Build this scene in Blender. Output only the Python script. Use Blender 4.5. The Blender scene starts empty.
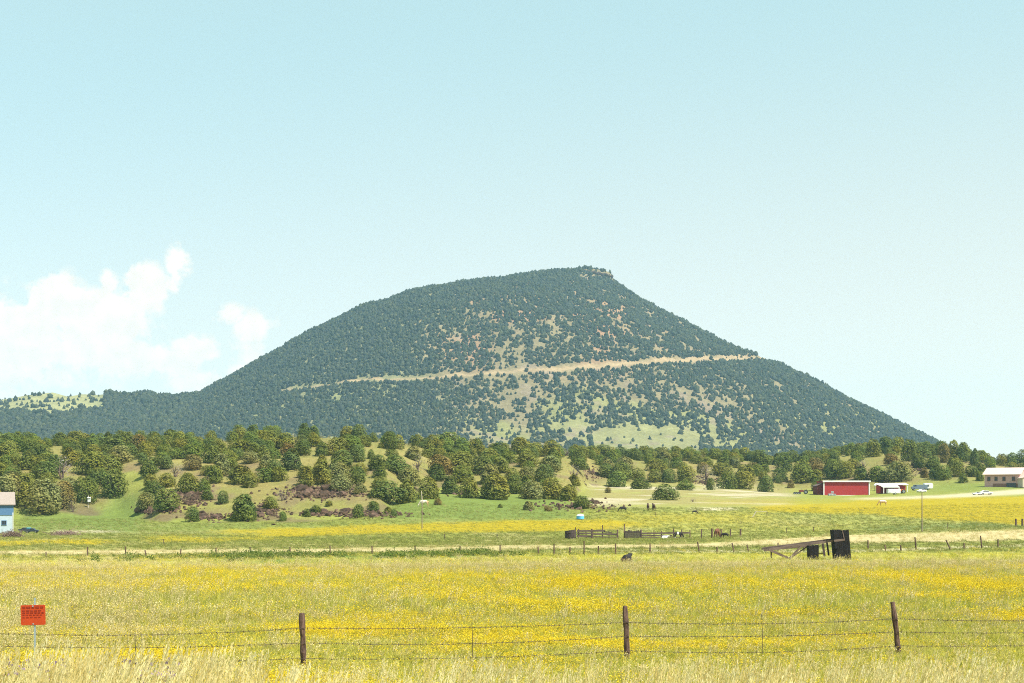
import bpy, math, random
import numpy as np

random.seed(7)
rng = np.random.default_rng(11)
R = math.radians
sc = bpy.context.scene
COL = sc.collection
F, YH, CX = 1422.2, 500.0, 512.0          # 50 mm lens in pixels, horizon row, centre column

# ------------------------------------------------------------------ camera, sky, sun, exposure
cam = bpy.data.objects.new('camera', bpy.data.cameras.new('camera'))
COL.objects.link(cam)
cam.location = (0, 0, 0)
cam.rotation_euler = (R(90), 0, 0)
cam.data.lens = 50
cam.data.sensor_width = 36
cam.data.shift_y = (YH - 341.5) / 1024
cam.data.clip_start = 0.5
cam.data.clip_end = 40000
sc.camera = cam
sc.view_settings.view_transform = 'Standard'
sc.view_settings.look = 'None'
sc.view_settings.gamma = 1
sc.view_settings.exposure = 0.90
sc.cycles.max_bounces = 6
sc.cycles.volume_bounces = 1
sc.cycles.transparent_max_bounces = 8
sc.cycles.use_denoising = False
sc.cycles.filter_width = 1.05

SUN_EL, SUN_AZ = R(56), R(122)             # azimuth clockwise from +Y: to the right, a little behind us
world = bpy.data.worlds.new('World')
sc.world = world
world.use_nodes = True
wn, wl = world.node_tree.nodes, world.node_tree.links
wn.clear()
w_out = wn.new('ShaderNodeOutputWorld')
w_bg = wn.new('ShaderNodeBackground')
sky = wn.new('ShaderNodeTexSky')
sky.sky_type = 'NISHITA'
sky.sun_disc = False
sky.sun_elevation = SUN_EL
sky.sun_rotation = SUN_AZ
sky.altitude = 2100
sky.air_density = 1.0
sky.dust_density = 1.6
sky.ozone_density = 0.7
w_bg.inputs['Strength'].default_value = 0.1
wl.new(w_bg.outputs[0], w_out.inputs[0])


def wnode(kind, **kw):
    n = wn.new(kind)
    for k, v in kw.items():
        setattr(n, k, v)
    return n


def wmath(op, a, b=None, c=None, clamp=False):
    n = wnode('ShaderNodeMath', operation=op, use_clamp=clamp)
    for i, v in enumerate((a, b, c)):
        if v is None:
            continue
        if isinstance(v, (int, float)):
            n.inputs[i].default_value = v
        else:
            wl.new(v, n.inputs[i])
    return n.outputs[0]


def wmix(fac, a, b):
    n = wnode('ShaderNodeMix', data_type='RGBA')
    if isinstance(fac, (int, float)):
        n.inputs[0].default_value = fac
    else:
        wl.new(fac, n.inputs[0])
    for i, v in ((6, a), (7, b)):
        if isinstance(v, tuple):
            n.inputs[i].default_value = v + (1,)
        else:
            wl.new(v, n.inputs[i])
    return n.outputs[2]


geo = wnode('ShaderNodeTexCoord')
sep = wnode('ShaderNodeSeparateXYZ')
wl.new(geo.outputs['Generated'], sep.inputs[0])
dx, dy, dz = sep.outputs
ysafe = wmath('MAXIMUM', dy, 0.02)
az = wmath('DIVIDE', dx, ysafe)            # direction of the sky, as tangents of azimuth and elevation
el = wmath('DIVIDE', dz, ysafe)
# thin summer haze veil over the blue
lum = wnode('ShaderNodeHueSaturation')
lum.inputs['Saturation'].default_value = 0.42
lum.inputs['Value'].default_value = 1.0
wl.new(sky.outputs[0], lum.inputs['Color'])
mr = wnode('ShaderNodeMapRange')
mr.interpolation_type = 'SMOOTHSTEP'
mr.inputs[1].default_value, mr.inputs[2].default_value = 0.02, 0.36
wl.new(wmath('SUBTRACT', el, wmath('MULTIPLY', az, 0.12)), mr.inputs[0])
veil = wmix(0.6, lum.outputs[0], wmix(mr.outputs[0], (5.2, 5.15, 3.9), (2.95, 4.95, 4.95)))
# cumulus low in the west: lumps of direction space broken by noise
cmb = wnode('ShaderNodeCombineXYZ')
wl.new(az, cmb.inputs[0])
wl.new(el, cmb.inputs[1])
n1 = wnode('ShaderNodeTexNoise')
n1.inputs['Scale'].default_value = 46
n1.inputs['Detail'].default_value = 7
n1.inputs['Roughness'].default_value = 0.6
wl.new(cmb.outputs[0], n1.inputs['Vector'])
HAZE_DENSITY = 0.000095
CLOUDS = [  # column, row, half-width, half-height (pixels), strength
    (55, 312, 34, 34, 1.0), (20, 345, 46, 42, .95), (95, 335, 52, 40, .95), (143, 292, 22, 26, 1.0),
    (120, 318, 30, 24, .9), (110, 280, 11, 12, .7), (180, 262, 12, 18, .85), (172, 284, 14, 10, .6), (-40, 330, 60, 50, .9),
    (195, 352, 26, 16, .85), (165, 362, 46, 16, .85), (230, 316, 15, 11, .68), (252, 328, 24, 16, .62), (250, 350, 34, 20, .42),
    (215, 378, 50, 16, .6), (60, 372, 80, 22, .45), (-130, 355, 80, 36, .9), (1250, 330, 80, 36, .8), (30, 300, 12, 8, .3)]
acc = None
for (px, py, sx, sy, st) in CLOUDS:
    a = wmath('DIVIDE', wmath('SUBTRACT', az, (px - CX) / F), sx * 1.5 / F)
    b = wmath('DIVIDE', wmath('SUBTRACT', el, (YH - py) / F), sy * 1.5 / F)
    r2 = wmath('ADD', wmath('MULTIPLY', a, a), wmath('MULTIPLY', b, b))
    g = wmath('MULTIPLY', wmath('SUBTRACT', 1.0, r2, clamp=True), st)
    acc = g if acc is None else wmath('MAXIMUM', acc, g)
fwd = wmath('GREATER_THAN', dy, 0.05)
cl = wmath('ADD', wmath('MULTIPLY', acc, 1.5), wmath('MULTIPLY', wmath('SUBTRACT', n1.outputs['Fac'], 0.5), 4.2))
cl = wmath('SUBTRACT', cl, 0.35, clamp=True)
cl = wmath('MULTIPLY', wmath('MULTIPLY', cl, acc), 3.4, clamp=True)
cl = wmath('MULTIPLY', wmath('MULTIPLY', cl, fwd), 0.9)
n2 = wnode('ShaderNodeTexNoise')
n2.inputs['Scale'].default_value = 70
n2.inputs['Detail'].default_value = 5
wl.new(cmb.outputs[0], n2.inputs['Vector'])
puff = wmix(wmath('SUBTRACT', wmath('MULTIPLY', n2.outputs['Fac'], 3.0), 1.0, clamp=True), (5.8, 5.5, 4.95), (6.7, 6.2, 5.5))
skyc = wmix(cl, veil, puff)
wl.new(skyc, w_bg.inputs['Color'])

sun = bpy.data.objects.new('sun', bpy.data.lights.new('sun', 'SUN'))
COL.objects.link(sun)
sun.data.energy = 4.8
sun.data.angle = R(0.5)
sun.data.color = (1.0, 0.955, 0.87)
_sd = np.array([math.cos(SUN_EL) * math.sin(SUN_AZ), math.cos(SUN_EL) * math.cos(SUN_AZ), math.sin(SUN_EL)])
from mathutils import Vector, Matrix, Euler
sun.rotation_euler = Vector(-_sd).to_track_quat('-Z', 'Y').to_euler()


# ------------------------------------------------------------------ helpers
def tag(o, label=None, cat=None, group=None, kind=None):
    if label:
        o['label'] = label
    if cat:
        o['category'] = cat
    if group:
        o['group'] = group
    if kind:
        o['kind'] = kind
    return o


def empty(name, loc, label, cat, group=None, rz=0.0, scale=None):
    o = bpy.data.objects.new(name, None)
    COL.objects.link(o)
    o.location = loc
    o.rotation_euler = (0, 0, rz)
    o.empty_display_size = 0.2
    if scale is not None:
        o.scale = scale
    return tag(o, label, cat, group)


def link(name, me, mat=None, parent=None, loc=(0, 0, 0), rot=(0, 0, 0)):
    o = bpy.data.objects.new(name, me)
    COL.objects.link(o)
    if mat is not None and len(me.materials) == 0:
        me.materials.append(mat)
    o.parent = parent
    o.location = loc
    o.rotation_euler = rot
    return o


def grid_mesh(name, X, Y, Z, smooth=True):
    n, m = X.shape
    me = bpy.data.meshes.new(name)
    v = np.stack([X, Y, Z], -1).reshape(-1, 3).astype(np.float32)
    i = np.arange(n * m).reshape(n, m)
    q = np.stack([i[:-1, :-1], i[:-1, 1:], i[1:, 1:], i[1:, :-1]], -1).reshape(-1, 4)
    fast_mesh(me, v, q)
    if smooth:
        me.polygons.foreach_set('use_smooth', np.ones(len(q), bool))
    return me


def fast_mesh(me, v, q):
    k = q.shape[1]
    me.vertices.add(len(v))
    me.vertices.foreach_set('co', np.ascontiguousarray(v, np.float32).ravel())
    me.loops.add(q.size)
    me.loops.foreach_set('vertex_index', np.ascontiguousarray(q, np.int32).ravel())
    me.polygons.add(len(q))
    me.polygons.foreach_set('loop_start', np.arange(0, q.size, k, dtype=np.int32))
    me.polygons.foreach_set('loop_total', np.full(len(q), k, np.int32))
    me.update(calc_edges=True)
    me.validate()


def set_color(me, name, rgb):
    a = me.color_attributes.new(name, 'FLOAT_COLOR', 'POINT')
    c = np.ones((len(me.vertices), 4), np.float32)
    c[:, :3] = rgb.reshape(-1, 3)
    a.data.foreach_set('color', c.ravel())


class MB:
    """collects boxes, bars and tubes and links them as one mesh"""

    def __init__(self):
        self.v, self.f = [], []

    def add(self, v, f):
        n = len(self.v)
        self.v += [tuple(p) for p in v]
        self.f += [tuple(i + n for i in g) for g in f]

    def box(self, c, s, rot=None, taper=1.0):
        hx, hy, hz = s[0] / 2, s[1] / 2, s[2] / 2
        M = rot if rot is not None else Matrix.Identity(3)
        vs = []
        for z, t in ((-hz, 1.0), (hz, taper)):
            for x, y in ((-hx, -hy), (hx, -hy), (hx, hy), (-hx, hy)):
                vs.append(M @ Vector((x * t, y * t, z)) + Vector(c))
        self.add(vs, [(3, 2, 1, 0), (4, 5, 6, 7), (0, 1, 5, 4), (1, 2, 6, 5), (2, 3, 7, 6), (3, 0, 4, 7)])
        return self

    def bar(self, a, b, w, h=None):
        a, b = Vector(a), Vector(b)
        d = b - a
        q = d.to_track_quat('X', 'Z').to_matrix()
        return self.box((a + b) / 2, (d.length, w, h or w), q)

    def tube(self, pts, radii, n=8, cap=True, jit=0.0):
        pts = [Vector(p) for p in pts]
        if isinstance(radii, (int, float)):
            radii = [radii] * len(pts)
        vs, fs = [], []
        for i, p in enumerate(pts):
            d = (pts[min(i + 1, len(pts) - 1)] - pts[max(i - 1, 0)]).normalized()
            u = d.orthogonal().normalized() if abs(d.z) < 0.9 else (Vector((1, 0, 0)) - d * d.x).normalized()
            w = d.cross(u)
            for k in range(n):
                t = 2 * math.pi * k / n
                r = radii[i] * (1 + random.uniform(-jit, jit))
                vs.append(p + (u * math.cos(t) + w * math.sin(t)) * r)
        for i in range(len(pts) - 1):
            for k in range(n):
                k2 = (k + 1) % n
                fs.append((i * n + k, i * n + k2, (i + 1) * n + k2, (i + 1) * n + k))
        if cap:
            fs.append(tuple(range(n - 1, -1, -1)))
            fs.append(tuple((len(pts) - 1) * n + k for k in range(n)))
        self.add(vs, fs)
        return self

    def prism(self, poly, y0, y1):
        """extrude an XZ outline along Y"""
        n = len(poly)
        vs = [(x, y0, z) for x, z in poly] + [(x, y1, z) for x, z in poly]
        fs = [tuple(range(n)), tuple(range(2 * n - 1, n - 1, -1))]
        for k in range(n):
            k2 = (k + 1) % n
            fs.append((k, n + k, n + k2, k2))
        self.add(vs, fs)
        return self

    def mesh(self, name, smooth=False):
        me = bpy.data.meshes.new(name)
        me.from_pydata(self.v, [], self.f)
        me.update()
        import bmesh
        bm = bmesh.new()
        bm.from_mesh(me)
        bmesh.ops.recalc_face_normals(bm, faces=bm.faces)
        bm.to_mesh(me)
        bm.free()
        if smooth:
            me.polygons.foreach_set('use_smooth', np.ones(len(me.polygons), bool))
        return me

    def build(self, name, mat, parent=None, loc=(0, 0, 0), rot=(0, 0, 0), smooth=False, bevel=0.0):
        o = link(name, self.mesh(name, smooth), mat, parent, loc, rot)
        if bevel:
            b = o.modifiers.new('bevel', 'BEVEL')
            b.width = bevel
            b.segments = 2
            b.limit_method = 'ANGLE'
        return o


def _hash(ix, iy, seed):
    h = (ix.astype(np.int64) * 374761393 + iy.astype(np.int64) * 668265263 + seed * 1442695041) & 0x7fffffff
    h = ((h ^ (h >> 13)) * 1274126177) & 0x7fffffff
    return ((h ^ (h >> 16)) & 0xffff) / 65535.0


def vnoise(x, y, seed=0):
    ix, iy = np.floor(x), np.floor(y)
    fx, fy = x - ix, y - iy
    fx, fy = fx * fx * (3 - 2 * fx), fy * fy * (3 - 2 * fy)
    a, b = _hash(ix, iy, seed), _hash(ix + 1, iy, seed)
    c, d = _hash(ix, iy + 1, seed), _hash(ix + 1, iy + 1, seed)
    return (a * (1 - fx) + b * fx) * (1 - fy) + (c * (1 - fx) + d * fx) * fy


def fbm(x, y, seed=0, octv=4, gain=0.5):
    x, y = np.asarray(x, float), np.asarray(y, float)
    s, amp, tot = 0, 1.0, 0
    for k in range(octv):
        s = s + amp * vnoise(x * 2 ** k + 17.3 * k, y * 2 ** k - 9.1 * k, seed + k)
        tot += amp
        amp *= gain
    return s / tot


def sstep(a, b, x):
    t = np.clip((x - a) / (b - a), 0, 1)
    return t * t * (3 - 2 * t)


# ------------------------------------------------------------------ materials
def new_mat(name):
    m = bpy.data.materials.new(name)
    m.use_nodes = True
    nt = m.node_tree
    b = nt.nodes['Principled BSDF']
    b.inputs['Specular IOR Level'].default_value = 0.25
    b.inputs['Roughness'].default_value = 0.8
    return m, nt, b


def mat(name, rgb, rough=0.8, var=0.25, scale=3.0, metal=0.0, stretch=(1, 1, 1), bump=0.0, spec=0.25, dark=None):
    """a surface colour broken by noise in object space"""
    m, nt, b = new_mat(name)
    n, l = nt.nodes, nt.links
    tc = n.new('ShaderNodeTexCoord')
    mp = n.new('ShaderNodeMapping')
    mp.inputs['Scale'].default_value = stretch
    l.new(tc.outputs['Object'], mp.inputs[0])
    nz = n.new('ShaderNodeTexNoise')
    nz.inputs['Scale'].default_value = scale
    nz.inputs['Detail'].default_value = 6
    nz.inputs['Roughness'].default_value = 0.65
    l.new(mp.outputs[0], nz.inputs['Vector'])
    cr = n.new('ShaderNodeValToRGB')
    lo = dark if dark else tuple(c * (1 - var) for c in rgb)
    cr.color_ramp.elements[0].position = 0.32
    cr.color_ramp.elements[1].position = 0.68
    cr.color_ramp.elements[0].color = (*lo, 1)
    cr.color_ramp.elements[1].color = (*[min(1, c * (1 + var * 0.6)) for c in rgb], 1)
    l.new(nz.outputs['Fac'], cr.inputs[0])
    l.new(cr.outputs[0], b.inputs['Base Color'])
    b.inputs['Roughness'].default_value = rough
    b.inputs['Metallic'].default_value = metal
    b.inputs['Specular IOR Level'].default_value = spec
    if bump:
        bp = n.new('ShaderNodeBump')
        bp.inputs['Strength'].default_value = bump
        bp.inputs['Distance'].default_value = 0.05
        l.new(nz.outputs['Fac'], bp.inputs['Height'])
        l.new(bp.outputs[0], b.inputs['Normal'])
    return m


def leaf_mat(name, stops, trans=0.35, attr=None, inst=True, rough=0.75):
    """thin leaves: colour from a per-object random ramp, optional per-clump tint, some light let through"""
    m = bpy.data.materials.new(name)
    m.use_nodes = True
    nt = m.node_tree
    n, l = nt.nodes, nt.links
    n.clear()
    out = n.new('ShaderNodeOutputMaterial')
    oi = n.new('ShaderNodeObjectInfo')
    cr = n.new('ShaderNodeValToRGB')
    e = cr.color_ramp.elements
    while len(e) < len(stops):
        e.new(0.5)
    for k, c in enumerate(stops):
        e[k].position = k / max(1, len(stops) - 1)
        e[k].color = (*c, 1)
    l.new(oi.outputs['Random'], cr.inputs[0])
    colr = cr.outputs[0]
    if attr:
        at = n.new('ShaderNodeAttribute')
        at.attribute_name = attr
        mx = n.new('ShaderNodeMix')
        mx.data_type = 'RGBA'
        mx.blend_type = 'MULTIPLY'
        mx.inputs[0].default_value = 1.0
        l.new(colr, mx.inputs[6])
        l.new(at.outputs['Color'], mx.inputs[7])
        colr = mx.outputs[2]
    d = n.new('ShaderNodeBsdfDiffuse')
    t = n.new('ShaderNodeBsdfTranslucent')
    ms = n.new('ShaderNodeMixShader')
    ms.inputs[0].default_value = trans
    l.new(colr, d.inputs[0])
    l.new(colr, t.inputs[0])
    l.new(d.outputs[0], ms.inputs[1])
    l.new(t.outputs[0], ms.inputs[2])
    l.new(ms.outputs[0], out.inputs[0])
    return m


def cover_mat(name, scales, contrast, bump, flecks=None):
    """ground whose cover colour is stored on the mesh, broken up by noise of several sizes"""
    m, nt, b = new_mat(name)
    n, l = nt.nodes, nt.links
    b.inputs['Roughness'].default_value = 0.95
    b.inputs['Specular IOR Level'].default_value = 0.05
    at = n.new('ShaderNodeAttribute')
    at.attribute_name = 'cover'
    g = n.new('ShaderNodeNewGeometry')
    val = None
    for s, st in scales:
        nz = n.new('ShaderNodeTexNoise')
        nz.inputs['Scale'].default_value = s
        nz.inputs['Detail'].default_value = 5
        nz.inputs['Roughness'].default_value = 0.7
        l.new(g.outputs['Position'], nz.inputs['Vector'])
        mr = n.new('ShaderNodeMapRange')
        mr.inputs[1].default_value = 0.3
        mr.inputs[2].default_value = 0.7
        mr.inputs[3].default_value = 1 - st
        mr.inputs[4].default_value = 1 + st
        l.new(nz.outputs['Fac'], mr.inputs[0])
        if val is None:
            val = mr.outputs[0]
        else:
            mm = n.new('ShaderNodeMath')
            mm.operation = 'MULTIPLY'
            l.new(val, mm.inputs[0])
            l.new(mr.outputs[0], mm.inputs[1])
            val = mm.outputs[0]
    mx = n.new('ShaderNodeVectorMath')
    mx.operation = 'SCALE'
    l.new(at.outputs['Color'], mx.inputs[0])
    l.new(val, mx.inputs[3])
    l.new(mx.outputs[0], b.inputs['Base Color'])
    if bump:
        bp = n.new('ShaderNodeBump')
        bp.inputs['Strength'].default_value = bump
        bp.inputs['Distance'].default_value = 0.3
        l.new(val, bp.inputs['Height'])
        l.new(bp.outputs[0], b.inputs['Normal'])
    return m


# ------------------------------------------------------------------ the lie of the land
D_K = np.array([29, 60, 90, 115, 142, 160, 190, 215, 245, 280, 320, 360, 400, 450, 520, 700], float)
P_K = np.array([-600, 0, 300, 430, 640, 845, 1000, 1600], float)
ROWS = np.array([
    [672, 605, 579, 567, 557, 552, 544, 538, 532, 524, 515, 508, 502, 498, 494, 490],
    [672, 605, 579, 567, 557, 552, 544, 538, 532, 524, 515, 508, 502, 498, 494, 490],
    [672, 604, 577, 564, 554, 549, 543, 538, 531, 522, 513, 506, 500, 496, 492, 490],
    [672, 603, 576, 562, 553, 548, 542, 537, 528, 512, 496, 486, 480, 477, 474, 472],
    [672, 603, 575, 561, 551, 546, 541, 538, 528, 513, 503, 496, 490, 485, 480, 476],
    [672, 602, 574, 560, 549, 543, 536, 531, 522, 512, 504, 499, 496, 492, 488, 484],
    [672, 602, 573, 559, 547, 540, 532, 526, 517, 508, 500, 493, 487, 483, 480, 478],
    [672, 602, 573, 559, 547, 540, 532, 526, 517, 508, 500, 493, 487, 483, 480, 478]], float)
ZT = (YH - ROWS) / F * D_K                       # ground heights on the grid
HX = np.array([-900, -300, 0, 60, 90, 120, 140, 160, 220, 300, 360, 380, 410, 430, 480, 540, 570, 590, 640, 720, 800, 860, 900, 950, 1000, 1060, 1300, 1900], float)
H_DF = np.interp(HX, [-300, 0, 60, 90, 120, 140, 160, 300, 380, 410, 430, 480, 540, 570, 590, 640, 720, 800, 860, 930, 1000, 1060, 1300],
                 [300, 300, 306, 312, 312, 300, 285, 280, 285, 330, 350, 350, 330, 340, 420, 430, 440, 440, 430, 430, 420, 420, 420])
H_DC = np.interp(HX, [-200, 0, 60, 110, 150, 360, 420, 480, 540, 590, 640, 720, 800, 860, 950, 1000, 1250],
                 [410, 410, 420, 430, 430, 430, 450, 480, 480, 520, 560, 580, 600, 600, 580, 600, 600])
H_YC = np.interp(HX, [-200, 0, 60, 110, 150, 220, 300, 360, 420, 480, 540, 590, 640, 720, 800, 860, 900, 950, 1000, 1060, 1250],
                 [447, 447, 446, 446, 445, 442, 437, 440, 446, 454, 456, 457, 458, 458, 462, 452, 450, 454, 467, 465, 465])


def profile_near(d):
    return np.interp(d, [-60, -2, 3, 6, 10, 14, 20, 25, 29], [-1.75, -1.6, -1.62, -1.85, -2.3, -2.6, -2.95, -3.3, -3.507])


def gz(x, y):
    """height of the ground at x, y (metres, the camera's eye at 0)"""
    x, y = np.atleast_1d(np.asarray(x, float)), np.atleast_1d(np.asarray(y, float))
    d = np.maximum(y, 29.0)
    px = np.clip(x / d * F + CX, -880, 1880)
    pc = np.clip(px, -600, 1599.9)
    i = np.clip(np.searchsorted(P_K, pc, side='right') - 1, 0, len(P_K) - 2)
    t = (pc - P_K[i]) / (P_K[i + 1] - P_K[i])
    t = t * t * (3 - 2 * t)
    dc = np.clip(d, 29, 699.9)
    j = np.clip(np.searchsorted(D_K, dc, side='right') - 1, 0, len(D_K) - 2)
    s = (dc - D_K[j]) / (D_K[j + 1] - D_K[j])
    z = (ZT[i, j] * (1 - s) + ZT[i, j + 1] * s) * (1 - t) + (ZT[i + 1, j] * (1 - s) + ZT[i + 1, j + 1] * s) * t
    z = np.where(d > 700, z * np.clip(1 - (d - 700) / 900, 0, 1) + 6 * np.clip((d - 700) / 900, 0, 1), z)
    df, dcr, yc = np.interp(px, HX, H_DF), np.interp(px, HX, H_DC), np.interp(px, HX, H_YC)
    zc = (YH - yc) / F * dcr
    zp = z
    up = np.clip((d - df) / (dcr - df), 0, 1)
    up = 0.35 * up + 0.65 * np.sin(up * math.pi / 2) ** 1.15
    bump = (fbm(x / 22, d / 22, 5, 3) - 0.5) * 3.2 * sstep(0, 0.25, up) * (1 - sstep(0.75, 1, up))
    rise = (zc - zp) * up + bump
    fall = 1 - sstep(0, 1, (d - dcr) / 230)
    z = z + np.where(d > df, rise, 0) * np.where(d > dcr, fall, 1)
    rough = (fbm(x / 3.1, d / 3.1, 31, 3) - 0.5) * 0.22 * sstep(29, 36, d)
    z = z + rough
    return np.where(y < 29, profile_near(y), z)


def row(x, y):
    return YH - gz(x, y) / y * F


_dsearch = np.concatenate([np.arange(16, 60, 0.25), np.arange(60, 640, 0.75)])


def dist_at(px, py):
    """distance at which the line of sight through a pixel first meets the ground"""
    x = (px - CX) / F * _dsearch
    r = row(x, _dsearch)
    k = np.nonzero(r <= py)[0]
    return float(_dsearch[k[0]]) if len(k) else 560.0


def on_ground(px, py, sink=0.0):
    d = dist_at(px, py)
    x = (px - CX) / F * d
    return Vector((x, d, float(gz(x, d)[0]) - sink))


def pt(px, py, d):
    return Vector(((px - CX) / F * d, d, (YH - py) / F * d))


# ------------------------------------------------------------------ what covers the ground, by place
YEL, GRN, VIV = np.array([.33, .245, .008]), np.array([.115, .135, .034]), np.array([.128, .172, .040])
STR, PALE, OCH = np.array([.40, .34, .15]), np.array([.55, .47, .31]), np.array([.215, .180, .060])
MIX, OLV, LAV, GREY = np.array([.33, .30, .06]), np.array([.25, .25, .07]), np.array([.13, .08, .06]), np.array([.32, .29, .17])


def bandf(py, c, h, soft=1.0):
    return np.clip((h + soft - np.abs(py - c)) / (2 * soft), 0, 1)


def spanf(px, a, b, soft=25):
    return sstep(a - soft, a + soft, px) * (1 - sstep(b - soft, b + soft, px))


def lines(px, knots):
    return np.interp(px, [k[0] for k in knots], [k[1] for k in knots])


def cover(x, y):
    """colour of the cover and share of flowers / straw / weeds at ground points"""
    x, y = np.asarray(x, float), np.asarray(y, float)
    d = np.maximum(y, 18.0)
    px = x / d * F + CX
    py = row(x, d)
    w = fbm(x / 9, d / 16, 3, 4) - 0.5          # ragged edges of the bands
    w2 = fbm(x / 2.2, d / 5.5, 8, 4) - 0.5
    wpx = px + 60 * (fbm(x / 14, d / 30, 77, 3) - 0.5)
    sc_ = np.clip(260 / d, 0.35, 6)
    q = py + w * 5.5 * np.clip(sc_, .6, 3.0) + w2 * 2.5 * np.clip(sc_, .5, 3)
    n = len(px)
    c = np.tile(MIX, (n, 1)).astype(float)
    yel = np.zeros(n)
    stra = np.zeros(n)
    weed = np.zeros(n)
    vid = np.zeros(n)

    def lay(colr, m, soft=1.0):
        nonlocal c
        m = np.clip(m * soft, 0, 1)[:, None]
        c = c * (1 - m) + colr * m

    # the big near field: patches of flowers, straw and greener grass
    near = sstep(552, 560, q)
    lay(GRN * 1.25 + MIX * .3, near * sstep(.50, .64, fbm(x / 7, d / 12, 41, 3)), .75)
    f1 = near * np.maximum.reduce([bandf(q, 588, 9, 9) * (0.40 + .6 * sstep(.42, .62, fbm(x / 11, d / 20, 51, 3))),
                                   bandf(q, 607, 7, 8) * sstep(.45, .6, fbm(x / 9, d / 9, 52, 3)) * .9,
                                   sstep(612, 618, q) * sstep(.50, .66, fbm(x / 4, d / 5, 53, 3)) * .8,
                                   bandf(q, 566, 4, 4) * sstep(.55, .65, fbm(x / 12, d / 12, 54, 3)) * .6])
    f1 = f1 * (1 - .75 * spanf(px, 620, 700, 40) * bandf(q, 628, 22, 10)) * (1 - .6 * spanf(px, 340, 520, 40) * bandf(q, 622, 12, 8))
    yel = np.maximum(yel, f1)
    lay(STR, near * bandf(q, 568, 6, 5) * (.35 + .5 * sstep(.45, .62, fbm(x / 10, d / 10, 61, 3))))
    lay(GREY, near * bandf(q, 562, 3, 3) * sstep(480, 1024, px) * .6)
    lay(STR, near * spanf(px, -80, 160, 60) * bandf(q, 576, 14, 8) * .5)
    stra = np.maximum(stra, near * (bandf(q, 568, 7, 5) * .6 + spanf(px, -80, 160, 60) * .35))
    # dark green weeds along the near edge of the track
    wb = spanf(px, 215, 500, 30) * bandf(q, lines(px, [(0, 560), (250, 558.5), (500, 555.5)]), 3.0, 1.2) + .12 * spanf(px, 90, 215, 40) * bandf(q, 559, 3, 2)
    lay(np.array([.10, .16, .035]), wb, .9)
    weed = np.maximum(weed, wb)
    # middle pasture
    mid = (q < 552) & (py > 470)
    lay(GRN * 1.45 + np.array([.05, .03, 0]), mid * np.ones(n))
    lay(OLV * 1.15, mid * sstep(560, 700, px) * bandf(q, 525, 18, 6) * .85)
    lay(STR * .9, mid * sstep(.56, .68, fbm(x / 16, d / 22, 71, 3)) * bandf(q, 535, 14, 5) * .5)
    # pale strip: dry track across the fields
    far = lines(px, [(-600, 552), (0, 550.6), (250, 548.6), (500, 545.6), (700, 542.6), (850, 534.5), (1024, 529.5), (1700, 522)])
    nea = lines(px, [(-600, 556), (0, 555.5), (250, 554), (500, 550.5), (700, 548), (850, 545), (1024, 541), (1700, 535)])
    tr = np.clip((q * .3 + py * .7 - far) / 1.3, 0, 1) * np.clip((nea - q * .3 - py * .7) / 1.3, 0, 1)
    lay(PALE * np.array([.82, .77, .60]), tr * (.84 + .16 * sstep(.35, .55, fbm(x / 12, d / 5, 95, 3))), .9)
    stra = np.maximum(stra, tr)
    lay(GRN * 1.3, bandf(py, lines(px, [(500, 549), (700, 548.6), (1024, 543)]), .8, .8) * sstep(520, 600, px) * .8)
    t2 = bandf(py, lines(px, [(500, 551), (700, 551), (860, 551), (1024, 545)]), 1.0, 1.2) * sstep(540, 640, px)
    lay(PALE * .9, t2 * .8)
    # yellow strips
    ys = np.maximum.reduce([
        spanf(wpx, 235, 640, 30) * bandf(q, lines(px, [(230, 533), (330, 531), (420, 527.5), (520, 526), (640, 524)]), lines(px, [(230, 2), (330, 4.5), (430, 5.0), (560, 5.5), (640, 3)]), 1.4),
        spanf(wpx, -300, 105, 20) * bandf(q, lines(px, [(-300, 546), (0, 544.5), (110, 543)]), 2.0, 1.2) * .9,
        spanf(wpx, 150, 270, 25) * bandf(q, 539.5, 2.2, 1.4) * .75, spanf(wpx, 200, 350, 25) * bandf(q, 531.5, 1.6, 1.4) * .8,
        spanf(wpx, 760, 1900, 25) * bandf(q, lines(px, [(740, 509), (860, 507), (940, 510), (1024, 511)]), lines(px, [(740, 3), (850, 6), (950, 12), (1024, 14)]), 1.6),
        spanf(wpx, 600, 780, 40) * bandf(q, 518, 5, 3) * .5, spanf(wpx, 640, 860, 40) * bandf(q, 527, 4, 3) * .2,
        spanf(wpx, 700, 1000, 30) * bandf(q, 502, 2.5, 2) * .45])
    yel = np.maximum(yel, ys)
    lay(GRN * 1.1 + np.array([0, .02, .02]), spanf(px, 860, 1900, 40) * bandf(q, lines(px, [(860, 528), (1024, 526)]), 3.0, 1.6) * .8)
    # vivid meadows
    vv = np.maximum(spanf(px, 15, 145, 15) * bandf(q, 513, 20, 4), spanf(px, 385, 575, 25) * bandf(q, 507, 13, 4))
    vv = np.maximum(vv, .55 * spanf(px, -400, 330, 50) * bandf(q, 528, 6, 3))
    vv = np.maximum(vv, .6 * spanf(px, 930, 1500, 20) * bandf(q, 485, 7, 3))
    lay(VIV * (1 + .4 * w2[:, None]), vv * .85)
    vid = np.maximum(vid, vv)
    # dry meadow and tracks near the ranch
    dm = spanf(px, 588, 790, 18) * bandf(q, 494, 11, 4)
    lay(OCH * .6 + STR * .32, dm * .9)
    lay(OLV, dm * sstep(.52, .66, fbm(x / 7, d / 9, 82, 3)) * .75)
    lay(PALE * .72, dm * sstep(.5, .62, fbm(x / 20, d / 14, 81, 3)) * .9)
    lay(PALE * .95, spanf(px, 692, 735, 10) * bandf(py, 509, 1.3, .8))
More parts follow.
